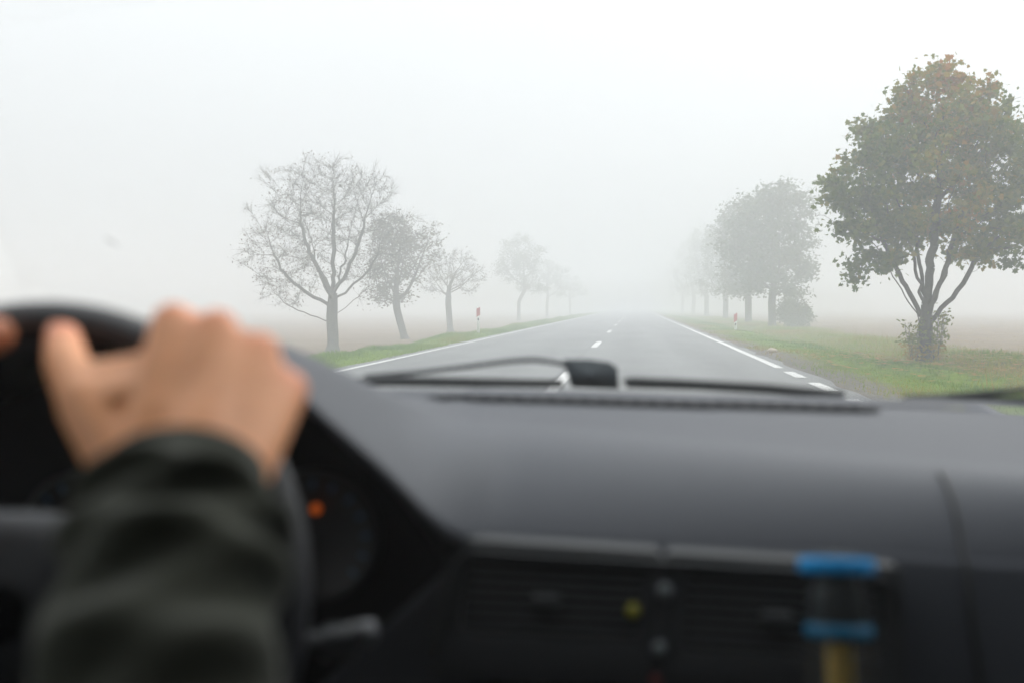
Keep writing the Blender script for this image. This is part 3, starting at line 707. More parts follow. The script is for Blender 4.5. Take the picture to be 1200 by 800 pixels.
def dash_pts(X):
    bp = base_profile(X)
    w_ = max(0.0, min(1.0, (lipz(X)-0.886)/(1.068-0.886)))
    d = abs(X-HX)*(0.5 if X < HX else 1.0); yf = 0.80+(bp[0][0]-0.80)*smoothstep(0.235, 0.285, d)
    lz = lipz(X) if w_ > 0 else bp[0][1]
    lz = max(lz, bp[0][1])
    dz = lz-bp[0][1]
    pts = []
    for k, (y, z) in enumerate(bp):
        # the hood keeps near lip height, then falls to the base of the glass
        tt = (y-bp[0][0])/(bp[-1][0]-bp[0][0])
        f = interp(tt, [0, .008, .04, .11, .2, .3, .39, .57, .77, 1], [1, 1, .97, .86, .66, .50, .36, .13, .02, 0])
        yy = yf+(bp[-1][0]-yf)*tt if w_ > 0.001 else y+(yf-bp[0][0])*(1-tt)
        zz = z+dz*f
        if w_ > 0.01: zz = min(zz, max(lz+0.006*min(1, tt*20), z+dz*f*0.2))
        if k <= 1 and w_ > 0.05: zz = lz+(0.0, 0.006)[k]
        pts.append(Vector((X, yy, zz)))
    return pts
def cr_spline(pts, n):
    out_ = []
    for i in range(len(pts)-1):
        p0 = pts[max(i-1, 0)]; p1 = pts[i]; p2 = pts[i+1]; p3 = pts[min(i+2, len(pts)-1)]
        for j in range(n):
            t = j/n
            out_.append(0.5*((2*p1)+(-p0+p2)*t+(2*p0-5*p1+4*p2-p3)*t*t+(-p0+3*p1-3*p2+p3)*t**3))
    out_.append(pts[-1]); return out_
XS = [x for x in np.linspace(-0.74, 0.76, 151)]
rows = []
for X in XS:
    p = dash_pts(X)
    back = p[-1]+Vector((0, 0.03, -0.05))
    under = [p[0]+Vector((0, 0.012, -0.012)), p[0]+Vector((0, 0.003, -0.005))]
    rows.append(under+cr_spline(p, 4)+[back])
dm = grid_mesh('dashboard', rows); fix_normals(dm)
dash = link('dashboard', dm, DASH, car)
sm = dash.modifiers.new('s', 'SMOOTH'); sm.iterations = 20; sm.factor = 0.5

# front face under the pad
def face_y(X, z):
    k = smoothstep(0.20, 0.32, X)
    return interp(z, [0.50, 0.62, 0.72, 0.80, 0.86, 0.90], [0.93, 0.89, 0.882, 0.880, 0.884, 0.893])*(1-k)+interp(z, [0.50, 0.62, 0.72, 0.80, 0.86, 0.90], [0.92, 0.880, 0.868, 0.870, 0.877, 0.885])*k
zs = [0.893, 0.885, 0.87, 0.85, 0.82, 0.79, 0.75, 0.70, 0.65, 0.6, 0.55, 0.5]
rows = []
for X in np.linspace(-0.13, 0.76, 80):
    t = -0.020*X
    rows.append([Vector((X-max(0, (0.9-z))*1.05*(1-smoothstep(-0.13, 0.1, X)), face_y(X, z)-0.001, z+t-0.003)) for z in zs])
fm = grid_mesh('fascia', rows); fix_normals(fm)
fascia = link('fascia', fm, DASH, car)
so_ = fascia.modifiers.new('t', 'SOLIDIFY'); so_.thickness = 0.012; so_.offset = 0

# seam of the passenger airbag cover, its groove shadow laid on as a black tube
def dtop(X, Y):
    p = cr_spline(dash_pts(X), 4)
    for a, b_ in zip(p, p[1:]):
        if a.y <= Y <= b_.y: return a.z+(b_.z-a.z)*(Y-a.y)/(b_.y-a.y)
    return p[-1].z
def surf_pt(X, k):
    p = cr_spline(dash_pts(X), 4); return p[k]
seam = []
for i in range(8):
    y_ = 0.955-0.0095*i; x_ = P(1100+4*i, 575+6*i, y_).x; seam.append(Vector((x_, y_, dtop(x_, y_)+0.0004)))
for j in range(0, 9):
    z_ = 0.882-0.04*j; y_ = face_y(0.29, z_)-0.0085; seam.append(Vector((P(1132+22*min(1, j/3), 640+30*j, y_).x, y_, z_)))
link('panel_seam', tube_mesh('panel_seam', seam, 0.0024, 6), BLACK, dash)

# defroster grille: dark slot with small ribs along the glass
grs = empty('defroster_grille'); grs.parent = dash
g0, g1 = P(498, 467, 1.27), P(1032, 482, 1.25)
rows = []
def gy(X):
    best = (9, 1.2)
    for y_ in np.linspace(1.0, 1.34, 69):
        v = camR.transposed() @ (Vector((X, y_, dtop(X, y_)))-Vector((0, 0, EYE))); px_ = 600+F*v.x/-v.z; py_ = 400-F*v.y/-v.z
        e2 = abs(py_-(466.5+(px_-498)*0.0285)); best = min(best, (e2, float(y_)))
    return best[1]
def slot_xy(i, n):
    px_ = 498+534*i/n; py_ = 466.5+(px_-498)*0.0285; y_ = 1.25
    for _ in range(4): X_ = P(px_, py_, y_).x; y_ = gy(X_)
    return X_, y_
for i in range(41):
    X, y = slot_xy(i, 40); hw = 0.016*min(1, (min(i, 40-i)+0.5)/2)
    rows.append([(X, y-hw, dtop(X, y-hw)+0.0022), (X, y+hw, dtop(X, y+hw)+0.0022)])
link('slot', grid_mesh('slot', rows), RECESS, grs)
bm = bmesh.new()
for i in range(1, 27):
    X, y = slot_xy(i, 27); bm_box(bm, (X, y, dtop(X, y)+0.0025), (0.005, 0.022, 0.002))
o = bm_finish('rib', bm, BLACK, grs); o['kind'] = 'stuff'
rows = []
for i in range(61):
    X = -0.5+1.15*i/60; y = gy(X)+0.045; rows.append([(X, y-0.008, dtop(X, y-0.008)+0.001), (X, y, dtop(X, y)+0.0025), (X, y+0.03, dtop(X, y+0.03)+0.0025)])
link('glass_edge_trim', grid_mesh('glass_edge_trim', rows), DASH, dash)

# instrument cluster: liner of the hood, dark panel, dials, lamps
cl = empty('instrument_cluster'); cl.parent = car
rows = []
LX = list(np.linspace(HX-0.30, HX+0.262, 61))
for X in LX:
    z = lipz(X); rows.append([Vector((X, dash_pts(X)[0].y+0.004, z-0.004)), Vector((HX+(X-HX)*0.95, 0.85, z-0.018)), Vector((HX+(X-HX)*0.90, 0.925, z-0.03))])
lm = grid_mesh('hood_liner', rows); fix_normals(lm); o = link('hood_liner', lm, BLACK, cl)
s_ = o.modifiers.new('t', 'SOLIDIFY'); s_.thickness = 0.005; s_.offset = 1
poly = [Vector((HX-0.28, 0.925, 0.70)), Vector((HX+0.30, 0.925, 0.70))]+[Vector((X, 0.925, lipz(X)-0.012)) for X in reversed(LX)]
prism('cluster_panel', poly, Vector((0, 0.02, 0)), RECESS, cl)
for gx, gpx in ((P(370, 627, 0.915).x, 370), (P(100, 627, 0.915).x, 100)):
    c = P(gpx, 627, 0.918); Mg = Matrix.Translation(c) @ Matrix.Rotation(R(90), 4, 'X')
    g = link('gauge', lathe_mesh('gauge', [(0.064, -0.006), (0.064, 0.006), (0.060, 0.010), (0.057, 0.004), (0.002, 0.003)], 40, Mg), BLACK, cl)
    bm = bmesh.new()
    for k in range(13):
        a = R(-130+260*k/12); q = c+Vector((math.sin(a)*0.051, -0.008, math.cos(a)*0.051))
        bm_box(bm, q, (0.0035, 0.001, 0.008), Matrix.Rotation(a, 3, 'Y'))
    bm_finish('dial_marks', bm, BLUELT, g)
    a = R(-118); bm = bmesh.new(); bm_box(bm, c+Vector((math.sin(a)*0.022, -0.010, math.cos(a)*0.022)), (0.003, 0.002, 0.044), Matrix.Rotation(a, 3, 'Y'))
    bm_finish('needle', bm, TRIM, g)
for px, py in ((370, 596), (70, 617)):
    c = P(px, py, 0.905); Mg = Matrix.Translation(c) @ Matrix.Rotation(R(90), 4, 'X')
    link('warning_light', lathe_mesh('warning_light', [(0.0045, -0.003), (0.0045, 0.001), (0.003, 0.003)], 16, Mg), ORANGE, cl)

# air vents in the centre
def fr(px, py, Y=0.846): return P(px, py, Y)
vp = empty('centre_vent_panel'); vp.parent = car
def ring_frame(name, outer, inner, y0, depth, mat, parent, bevel=0.003):
    n = len(outer); V = [P(a, b_, y0) for a, b_ in outer]+[P(a, b_, y0) for a, b_ in inner]
    V += [v+Vector((0, depth, 0)) for v in V]
    Fs = []
    for i in range(n):
        j = (i+1) % n
        Fs += [(i, j, n+j, n+i), (2*n+i, 3*n+i, 3*n+j, 2*n+j), (i, 2*n+i, 2*n+j, j), (n+i, n+j, 3*n+j, 3*n+i)]
    me = py_mesh(name, V, Fs); bm = bmesh.new(); bm.from_mesh(me)
    return bm_finish(name, bm, mat, parent, bevel)
# panel = solid face with two openings, built as two ring frames and a centre block
def rr4(a, b_, c_, d, r=6, n=4):
    """rounded four-sided outline through image corners, clockwise from top left"""
    pts = [Vector((*a, 0)), Vector((*b_, 0)), Vector((*c_, 0)), Vector((*d, 0))]; out_ = []
    for i in range(4):
        p, pv, nx = pts[i], pts[i-1], pts[(i+1) % 4]
        u = (pv-p).normalized()*r; v = (nx-p).normalized()*r
        for k in range(n+1):
            t = k/n; q = p+u*(1-t)**2+v*t**2; out_.append((q.x, q.y))
    return out_
FRAMEM = simple('vent_frame_plastic', (0.028, 0.031, 0.035), 0.55, bump=0.3, bscale=500)
ring_frame('vent_frame', rr4((524, 630), (776, 646), (770, 800), (500, 792), 14), rr4((548, 652), (754, 664), (749, 752), (536, 743), 10), 0.850, 0.022, FRAMEM, vp, 0.0012)
ring_frame('vent_frame', rr4((776.5, 646), (1058, 664), (1064, 812), (770.5, 800), 14), rr4((806, 669), (1036, 683), (1036, 776), (800, 762), 10), 0.850, 0.022, FRAMEM, vp, 0.0012)
def curve_strip(name, pts, Y, r, mat, parent): return link(name, tube_mesh(name, [P(a, b_, Y) for a, b_ in pts], r, 8), mat, parent)
GLOSST = simple('bezel_edge_highlight', (0.035, 0.039, 0.043), 0.32)  # edge highlight put into the colour, lighter than the vent frame
curve_strip('bezel_edge_highlight', [(506, 770), (520, 700), (537, 655), (552, 645), (640, 651), (760, 658), (900, 666), (1030, 675), (1046, 684), (1050, 720)], 0.8475, 0.0022, GLOSST, vp)
SLATM = simple('slat_plastic', (0.06, 0.066, 0.072), 0.45)
def vent(tl, tr, br, bl, knob):
    v = empty('air_vent'); v.parent = vp
    bk = [P(*c_, 0.874) for c_ in (tl, tr, br, bl)]
    prism('vent_back', [p+Vector(((-0.004 if i in (0, 3) else 0.004), 0, (0.004 if i < 2 else -0.004))) for i, p in enumerate(bk)], Vector((0, 0.004, 0)), RECESS, v)
    base_me = None
    for k in range(7):
        f = (k+0.7)/7.4
        a = Vector((*tl, 0)).lerp(Vector((*bl, 0)), f); b_ = Vector((*tr, 0)).lerp(Vector((*br, 0)), f)
        A_ = P(a.x+1, a.y, 0.856); B_ = P(b_.x-1, b_.y, 0.856)
        bm = bmesh.new(); d = B_-A_; ang = math.atan2(d.z, d.x)
        rot = Matrix.Rotation(-ang, 3, 'Y') @ Matrix.Rotation(R(-18), 3, 'X')
        bm_box(bm, (A_+B_)/2, (d.length, 0.014, 0.0022), rot); bm_finish('vent_slat', bm, SLATM, v, 0.0007)
    c = P(*knob, 0.848); bm = bmesh.new(); bm_box(bm, c, (0.026, 0.012, 0.011)); bm_finish('vent_knob', bm, TRIM, v, 0.004)
vent((548, 652), (754, 664), (749, 752), (536, 743), (640, 703))
vent((806, 669), (1036, 683), (1036, 776), (800, 762), (910, 723))
BTN = simple('button_face', (0.13, 0.15, 0.16), 0.4)
for px, py, r_ in ((779, 692, 0.0065), (773, 760, 0.006)):
    c = P(px, py, 0.846); Mg = Matrix.Translation(c) @ Matrix.Rotation(R(90), 4, 'X')
    link('round_button', lathe_mesh('round_button', [(r_*1.0, -0.006), (r_, 0.002), (r_*0.7, 0.004), (0.001, 0.0045)], 20, Mg), BTN, vp)
c = P(742, 716, 0.845); Mg = Matrix.Translation(c) @ Matrix.Rotation(R(90), 4, 'X')
link('yellow_button', lathe_mesh('yellow_button', [(0.0055, -0.010), (0.0055, 0.001), (0.003, 0.002)], 16, Mg), YELLOWM, vp)
c = P(768, 798, 0.846); Mg = Matrix.Translation(c) @ Matrix.Rotation(R(90), 4, 'X')
link('red_lamp', lathe_mesh('red_lamp', [(0.005, -0.004), (0.005, 0.001), (0.003, 0.002)], 12, Mg), simple('dim_red', (0.10, 0.01, 0.01), 0.5), vp)
# centre console below, with a tray
bm = bmesh.new(); bm_box(bm, (0.02, 0.66, 0.40), (0.24, 0.50, 0.28)); cons = bm_finish('centre_console', bm, TRIM, car, 0.02)
bm = bmesh.new(); bm_box(bm, (0.02, 0.86, 0.655), (0.30, 0.03, 0.22)); bm_finish('radio_panel', bm, BLACK, car, 0.006)
bm = bmesh.new(); bm_box(bm, (0.14, 0.75, 0.615), (0.17, 0.20, 0.15)); tray = bm_finish('storage_tray', bm, TRIM, car, 0.01)

# steering wheel
WC = Vector((-0.412, 0.62, 0.905)); TILT = R(-12)
WM = Matrix.Translation(WC) @ Matrix.Rotation(TILT, 4, 'X')
RW, RT = 0.187, 0.0155
sw = empty('steering_wheel'); sw.parent = car
link('rim', torus_mesh('rim', RW, RT, WM), RIMM, sw)
def wheel_pt(phi, rad, n=0.0):
    return WM @ Vector((rad*math.sin(phi), -n, rad*math.cos(phi)))
def pad_shape(k, n, sx, sz, y):
    a = 2*PI*k/n; c_, s_ = math.cos(a), math.sin(a)
    ex = 2/3.2
    return Vector((sx*math.copysign(abs(c_)**ex, c_), y, sz*math.copysign(abs(s_)**ex, s_)-0.01))
rows = []
for (sx, sz, y) in ((0.085, 0.062, 0.03), (0.088, 0.066, 0.0), (0.084, 0.062, -0.018), (0.068, 0.048, -0.030), (0.03, 0.02, -0.036)):
    rows.append([WM @ pad_shape(k, 40, sx, sz, y) for k in range(41)])
pm = grid_mesh('airbag_pad', rows); fix_normals(pm); link('airbag_pad', pm, simple('pad_plastic', (0.045, 0.050, 0.060), 0.5, bump=0.3, bscale=500), sw)
for a0, w0 in ((R(97), 0.022), (R(-97), 0.022), (R(180), 0.026)):
    V = []
    pts = []
    for i in range(9):
        t = i/8; rad = 0.06+(RW-0.06)*t; ww = w0*(1.25-0.5*math.sin(t*PI)); dn = 0.010-0.012*t
        ctr = wheel_pt(a0, rad, dn); side = (wheel_pt(a0+0.01, rad, dn)-ctr).normalized(); nrm = (wheel_pt(a0, rad, dn+0.01)-ctr).normalized()
        pts.append([ctr+side*ww*math.cos(b_)+nrm*0.008*math.sin(b_) for b_ in np.linspace(0, 2*PI, 13)])
    m_ = grid_mesh('spoke', pts); fix_normals(m_); link('spoke', m_, RIMM, sw)
# column, stalks
link('steering_column', tube_mesh('steering_column', [WM @ Vector((0, 0.02, -0.02)), Vector((HX, 0.74, 0.86)), Vector((HX, 0.95, 0.80))], [0.04, 0.05, 0.055], 16), BLACK, car)
st = link('wiper_stalk', tube_mesh('wiper_stalk', [Vector((HX+0.04, 0.72, 0.865)), P(330, 760, 0.73), P(385, 748, 0.735), P(425, 741, 0.735)], [0.008, 0.007, 0.009, 0.010], 10), TRIM, car)
link('stalk_tip', tube_mesh('stalk_tip', [P(424, 741, 0.735), P(428, 740, 0.733), P(437, 740, 0.733), P(441, 740, 0.733)], [0.007, 0.0095, 0.0095, 0.006], 14), simple('stalk_tip_grey', (0.09, 0.095, 0.105), 0.4), st)
c = P(397, 690, 0.80)
link('light_stalk', tube_mesh('light_stalk', [Vector((HX-0.04, 0.72, 0.865)), Vector((HX-0.17, 0.72, 0.89))], [0.008, 0.010], 10), TRIM, car)
bm = bmesh.new(); bm_box(bm, P(398, 752, 0.80), (0.03, 0.02, 0.03)); bm_finish('trip_switch', bm, TRIM, car, 0.006)

# glass and shell
def wsy(X, t): return (1.42-0.13*(X/0.75)**2)*(1-t)+0.58*t
def ws(X, t, off=0.0):
    return Vector((X*(1-0.18*t), wsy(X, t), 0.972+(1.40-0.972)*t+0.012*math.sin(t*PI)-0.03*(X/0.75)**2*t)) + Vector((0, 0.39, 0.92))*off
rows = [[ws(X, t) for X in np.linspace(-0.82, 0.82, 27)] for t in np.linspace(0, 1, 13)]
wm_ = grid_mesh('windshield', rows); fix_normals(wm_)
wsh = link('windshield', wm_, WINDS, car)
# a smear of dirt on the glass
def hit_ws(px, py):
    d = (camR @ Vector(((px-600)/F, (400-py)/F, -1.0))).normalized(); best = None
    for t in np.linspace(0, 1, 400):
        q = ws(0, t)
        # find X such that the ray passes
        for X in np.linspace(-0.7, 0.7, 1):
            pass
    lo = None
    k = 0.2
    while k < 3:
        p = Vector((0, 0, EYE))+d*k
        t = 0.5
        for _ in range(30):
            X = p.x/(1-0.18*t); f = 0.972+0.428*t+0.012*math.sin(t*PI)-0.03*(X/0.75)**2*t
            t += (p.z-f)/0.44
        t = max(-0.2, min(1.2, t))
        if p.y > wsy(p.x/(1-0.18*t), t): return p
        k += 0.002
    return Vector((0, 1.3, EYE))
q = hit_ws(128, 288)
smg = bpy.data.materials.new('glass_dirt'); smg.use_nodes = True; tt = smg.node_tree; bb = tt.nodes['Principled BSDF']
bb.inputs['Base Color'].default_value = (0.12, 0.11, 0.10, 1); bb.inputs['Alpha'].default_value = 0.22
ru = Vector((1, 0, -0.55)).normalized(); rv = Vector((0.3, -0.6, 0.6)).normalized()
V = [q+ru*0.010*math.cos(a)*(1+0.2*math.sin(3*a))+rv*0.0035*math.sin(a) for a in np.linspace(0, 2*PI, 15)[:-1]]
V = [v+Vector((0, 0.004, 0.004)) for v in V]
link('dirt_smear', py_mesh('dirt_smear', V, [tuple(range(14))]), smg, wsh, smooth=False)

# roof, pillars, header
rows = [[Vector((X*(1-0.18), y, 1.405-0.03*(X/0.75)**2+0.05*math.sin(max(0, 0.58-y)/2.4*PI))) for X in np.linspace(-0.84, 0.84, 13)] for y in np.linspace(0.58, -1.7, 12)]
rm = grid_mesh('roof', rows); o = link('roof', rm, [PAINT, HEADL], car); s_ = o.modifiers.new('t', 'SOLIDIFY'); s_.thickness = 0.03; s_.offset = 0; s_.material_offset = 0
rm.materials.clear(); rm.materials.append(HEADL)
for s in (-1, 1):
    link('windshield_pillar', tube_mesh('windshield_pillar', [ws(s*0.835, t) for t in np.linspace(-0.08, 1.0, 10)], 0.028, 10), TRIM, car)
    link('centre_pillar', tube_mesh('centre_pillar', [Vector((s*0.76, -0.42, 0.80)), Vector((s*0.64, -0.45, 1.39))], 0.04, 10), HEADL, car)
    link('rear_pillar', tube_mesh('rear_pillar', [Vector((s*0.74, -1.75, 0.85)), Vector((s*0.64, -1.6, 1.37))], 0.07, 10), HEADL, car)
    # door: lower panel, sill line, window
    rows = [[Vector((s*(0.80+b_), y, z)) for y in np.linspace(1.15, -1.75, 16)] for z, b_ in ((0.28, 0), (0.45, 0.02), (0.75, 0.01), (0.90, -0.03))]
    d_ = link('door_panel', grid_mesh('door_panel', rows), TRIM, car); s_ = d_.modifiers.new('t', 'SOLIDIFY'); s_.thickness = 0.05; s_.offset = 0
    rows = [[Vector((s*0.765, 1.10, 0.91)), Vector((s*0.765, 0.3, 0.91)), Vector((s*0.76, -0.6, 0.91)), Vector((s*0.755, -1.7, 0.91))],
            [Vector((s*0.655, 0.66, 1.36)), Vector((s*0.645, 0.3, 1.385)), Vector((s*0.64, -0.6, 1.39)), Vector((s*0.64, -1.6, 1.36))]]
    link('side_window', grid_mesh('side_window', rows), CLEARG if s < 0 else SIDEG, car)  # driver's pane left clear to light the hand, the other dimmed for the fascia
bm = bmesh.new(); bm_box(bm, (0, -1.85, 0.60), (1.56, 0.10, 0.70)); bm_finish('tailgate', bm, PAINT, car, 0.03)
link('rear_window', grid_mesh('rear_window', [[Vector((x, -1.83, 0.94)) for x in (-0.72, 0, 0.72)], [Vector((x, -1.68, 1.37)) for x in (-0.6, 0, 0.6)]]), SIDEG, car)
bm = bmesh.new(); bm_box(bm, (0, -0.3, 0.24), (1.56, 3.1, 0.05)); bm_finish('floor_pan', bm, TRIM, car, 0.01)
for s in (-1, 1):
    bm = bmesh.new(); bm_box(bm, (s*0.33, 0.47, 1.375), (0.46, 0.17, 0.018), Matrix.Rotation(R(12), 3, 'X')); bm_finish('unseen_visor', bm, HEADL, car, 0.006)  # unseen visors, added to shade the front of the dash
bm = bmesh.new(); bm_box(bm, (0, 1.10, 0.56), (1.54, 0.04, 0.62)); bm_finish('bulkhead', bm, TRIM, car, 0.005)
bm = bmesh.new(); bm_box(bm, (-0.45, 0.955, 0.66), (0.60, 0.025, 0.22), Matrix.Rotation(R(-14), 3, 'X')); bm_finish('knee_panel', bm, DASH, car, 0.008)
# bonnet and front body
rows = []
for y, z, wd in ((1.50, 0.935, 0.72), (1.7, 0.90, 0.74), (2.0, 0.86, 0.74), (2.3, 0.80, 0.71), (2.45, 0.72, 0.68), (2.52, 0.55, 0.66), (2.52, 0.30, 0.66)):
    rows.append([Vector((wd*x, y-0.10*x*x, z-0.05*x*x)) for x in np.linspace(-1, 1, 15)])
bn = link('bonnet', grid_mesh('bonnet', rows), PAINT, car); s_ = bn.modifiers.new('t', 'SOLIDIFY'); s_.thickness = 0.02
for s in (-1, 1):
    rows = [[Vector((s*(0.74-0.0*y), y, z)) for y in (1.15, 1.5, 2.0, 2.35)] for z in (0.88, 0.72, 0.62)]
    f_ = link('wing', grid_mesh('wing', rows), PAINT, car); s_ = f_.modifiers.new('t', 'SOLIDIFY'); s_.thickness = 0.02
    for y in (1.75, -1.15):
        Mw = Matrix.Translation((s*0.72, y, 0.30)) @ Matrix.Rotation(R(90), 4, 'Y')
        wh = link('wheel', lathe_mesh('wheel', [(0.18, -0.085), (0.28, -0.095), (0.30, -0.07), (0.30, 0.07), (0.28, 0.095), (0.18, 0.085)], 32, Mw), TYREM, car)
        Mr = Matrix.Translation((s*0.80, y, 0.30)) @ Matrix.Rotation(R(90), 4, 'Y')
        link('wheel_rim', lathe_mesh('wheel_rim', [(0.18, -0.02), (0.18, 0.01), (0.05, 0.02), (0.01, 0.02)], 20, Mr), SILVER, wh)
# cowl under the glass
rows = []
for x in np.linspace(-0.72, 0.72, 25):
    t = -0.02*x; e_ = 0.13*(x/0.75)**2
    rows.append([Vector((x, 1.40-e_, 0.945+t)), Vector((x, 1.435-e_, 0.962+t)), Vector((x, 1.50-e_*0.8, 0.955+t)), Vector((x, 1.56-e_*0.8, 0.93+t))])
link('cowl', grid_mesh('cowl', rows), BLACK, car)

# wipers
def wiper(armpts, bladepts, cap, arm_r, Y):
    wp = empty('wiper'); wp.parent = car
    rows_ = []
    link('wiper_arm', tube_mesh('wiper_arm', [P(a, b_, y) for a, b_, y in armpts], arm_r, 8), RUBBER, wp)
    link('wiper_blade', tube_mesh('wiper_blade', [P(a, b_, y) for a, b_, y in bladepts], [0.004]+[0.0078]*(len(bladepts)-2)+[0.0065], 6), RUBBER, wp)
    if cap:
        prism('wiper_cap', [P(a, b_, 1.455) for a, b_ in cap], Vector((0, 0.045, -0.004)), WMETAL, wp, 0.004)
wiper([(428, 441, 1.44), (480, 437, 1.44), (540, 430, 1.44), (600, 422.5, 1.44), (625, 421, 1.44), (650, 424, 1.45), (672, 430, 1.46)],
      [(416, 445.5, 1.435), (440, 446, 1.435), (540, 447.5, 1.44), (660, 449, 1.445)],
      [(664, 424), (690, 424), (713, 427), (720, 432), (721, 452), (672, 450)], 0.0036, 1.44)
wiper([(735, 449, 1.44), (800, 451, 1.44), (900, 455, 1.43), (960, 460, 1.42)],
      [(731, 446, 1.43), (742, 447, 1.43), (800, 449.5, 1.43), (900, 455, 1.42), (990, 463, 1.40)], None, 0.006, 1.44)
wiper([(1060, 467, 1.38), (1110, 464, 1.36), (1160, 460, 1.35), (1215, 455, 1.34), (1300, 449, 1.32)],
      [(1055, 469, 1.37), (1100, 470, 1.36), (1200, 471, 1.34), (1300, 473, 1.30)], None, 0.0045, 1.36)

# seats
def seat(x, label=None):
    s = empty('front_seat'); s.parent = car
    bm = bmesh.new(); bm_box(bm, (x, -0.02, 0.42), (0.50, 0.52, 0.16)); bm_finish('seat_cushion', bm, SEATF, s, 0.05)
    bm = bmesh.new(); bm_box(bm, (x, -0.42, 0.76), (0.48, 0.13, 0.62), Matrix.Rotation(R(14), 3, 'X')); bm_finish('backrest', bm, SEATF, s, 0.05)
    bm = bmesh.new(); bm_box(bm, (x, -0.52, 1.17), (0.27, 0.09, 0.16), Matrix.Rotation(R(8), 3, 'X')); bm_finish('headrest', bm, SEATF, s, 0.035)
seat(-0.40); seat(0.40)

# ------------------------------------------------------------------ bottle in the tray, in front of the right vent
bc = P(982, 662, 0.745); tz = 0.6905
bt = empty('bottle', (bc.x, 0.745, tz), 'small clear bottle with two blue rings and a yellow core, before the right air vent', 'bottle'); bt.scale = (0.93, 0.93, 1); bt.rotation_euler = (-R(14), 0, 0); bt.location = (bc.x, 0.698, tz+0.007)
ztop = P(982, 648, 0.745).z-tz; z1 = P(982, 657, 0.745).z-tz; z2 = P(982, 674, 0.745).z-tz; z3 = P(982, 731, 0.745).z-tz; z4 = P(982, 750, 0.745).z-tz
link('bottle_body', lathe_mesh('bottle_body', [(0.026, 0.0), (0.030, 0.004), (0.030, 0.02), (0.0255, z4-0.012), (0.0245, z4), (0.0240, z3), (0.0245, z2), (0.0250, z1)], 32), CLEARP, bt)
link('cap_dome', lathe_mesh('cap_dome', [(0.0155, z1-0.004), (0.015, z1+0.003), (0.010, ztop-0.003), (0.004, ztop-0.002)], 28), simple('dome_grey', (0.05, 0.055, 0.06), 0.5), bt)
link('blue_cap', lathe_mesh('blue_cap', [(0.026, z2), (0.0290, z2+0.0005), (0.0293, z2+0.002), (0.0288, z1-0.002), (0.0282, z1-0.0006), (0.026, z1), (0.016, z1-0.001)], 32), BLUECAP, bt)
link('blue_ring', lathe_mesh('blue_ring', [(0.0245, z4+0.003), (0.0254, z4+0.004), (0.0254, z3-0.002), (0.0245, z3-0.001)], 32), simple('blue_ring_plastic', (0.0, 0.15, 0.30), 0.4), bt)
link('inner_stem', lathe_mesh('inner_stem', [(0.021, z3+0.002), (0.020, z2-0.012), (0.012, z2-0.001)], 20), simple('inner_grey', (0.10, 0.13, 0.145), 0.4), bt)
link('yellow_core', lathe_mesh('yellow_core', [(0.0100, 0.003), (0.0100, z4-0.004), (0.008, z4-0.001)], 20), YCORE, bt)

# ------------------------------------------------------------------ the driver
def capsules_mesh(name, caps, voxel, smooth_it=6, mirror=None):
    bm = bmesh.new()
    for (a, b_, ra, rb) in caps:
        a, b_ = Vector(a), Vector(b_); d = b_-a; Ld = d.length
        if Ld < 1e-6: d = Vector((0, 0, 1)); Ld = 1e-6
        q = d.normalized().to_track_quat('Z', 'Y').to_matrix().to_4x4(); prof = []
        for k in range(7): th_ = -PI/2+(PI/2)*k/6; prof.append((max(1e-4, ra*math.cos(th_)), ra*math.sin(th_)))
        for k in range(7): th_ = (PI/2)*k/6; prof.append((max(1e-4, rb*math.cos(th_)), Ld+rb*math.sin(th_)))
        M = Matrix.Translation(a) @ q; kk = 18; vs = []
        for r_, z in prof: vs.append([bm.verts.new(M @ Vector((r_*math.cos(2*PI*j/kk), r_*math.sin(2*PI*j/kk), z))) for j in range(kk)])
        for i in range(len(vs)-1):
            for j in range(kk): bm.faces.new((vs[i][j], vs[i][(j+1) % kk], vs[i+1][(j+1) % kk], vs[i+1][j]))
        bm.faces.new(list(reversed(vs[0]))); bm.faces.new(vs[-1])
    me = bpy.data.meshes.new(name); bm.to_mesh(me); bm.free()
    o = bpy.data.objects.new(name, me); C.objects.link(o)
    m1 = o.modifiers.new('r', 'REMESH'); m1.mode = 'VOXEL'; m1.voxel_size = voxel; m1.use_smooth_shade = True
    m2 = o.modifiers.new('s', 'SMOOTH'); m2.factor = 0.5; m2.iterations = smooth_it
    dg = bpy.context.evaluated_depsgraph_get(); dg.update()
    me2 = bpy.data.meshes.new_from_object(o.evaluated_get(dg)); me2.name = name
    bpy.data.objects.remove(o); bpy.data.meshes.remove(me)
    return me2

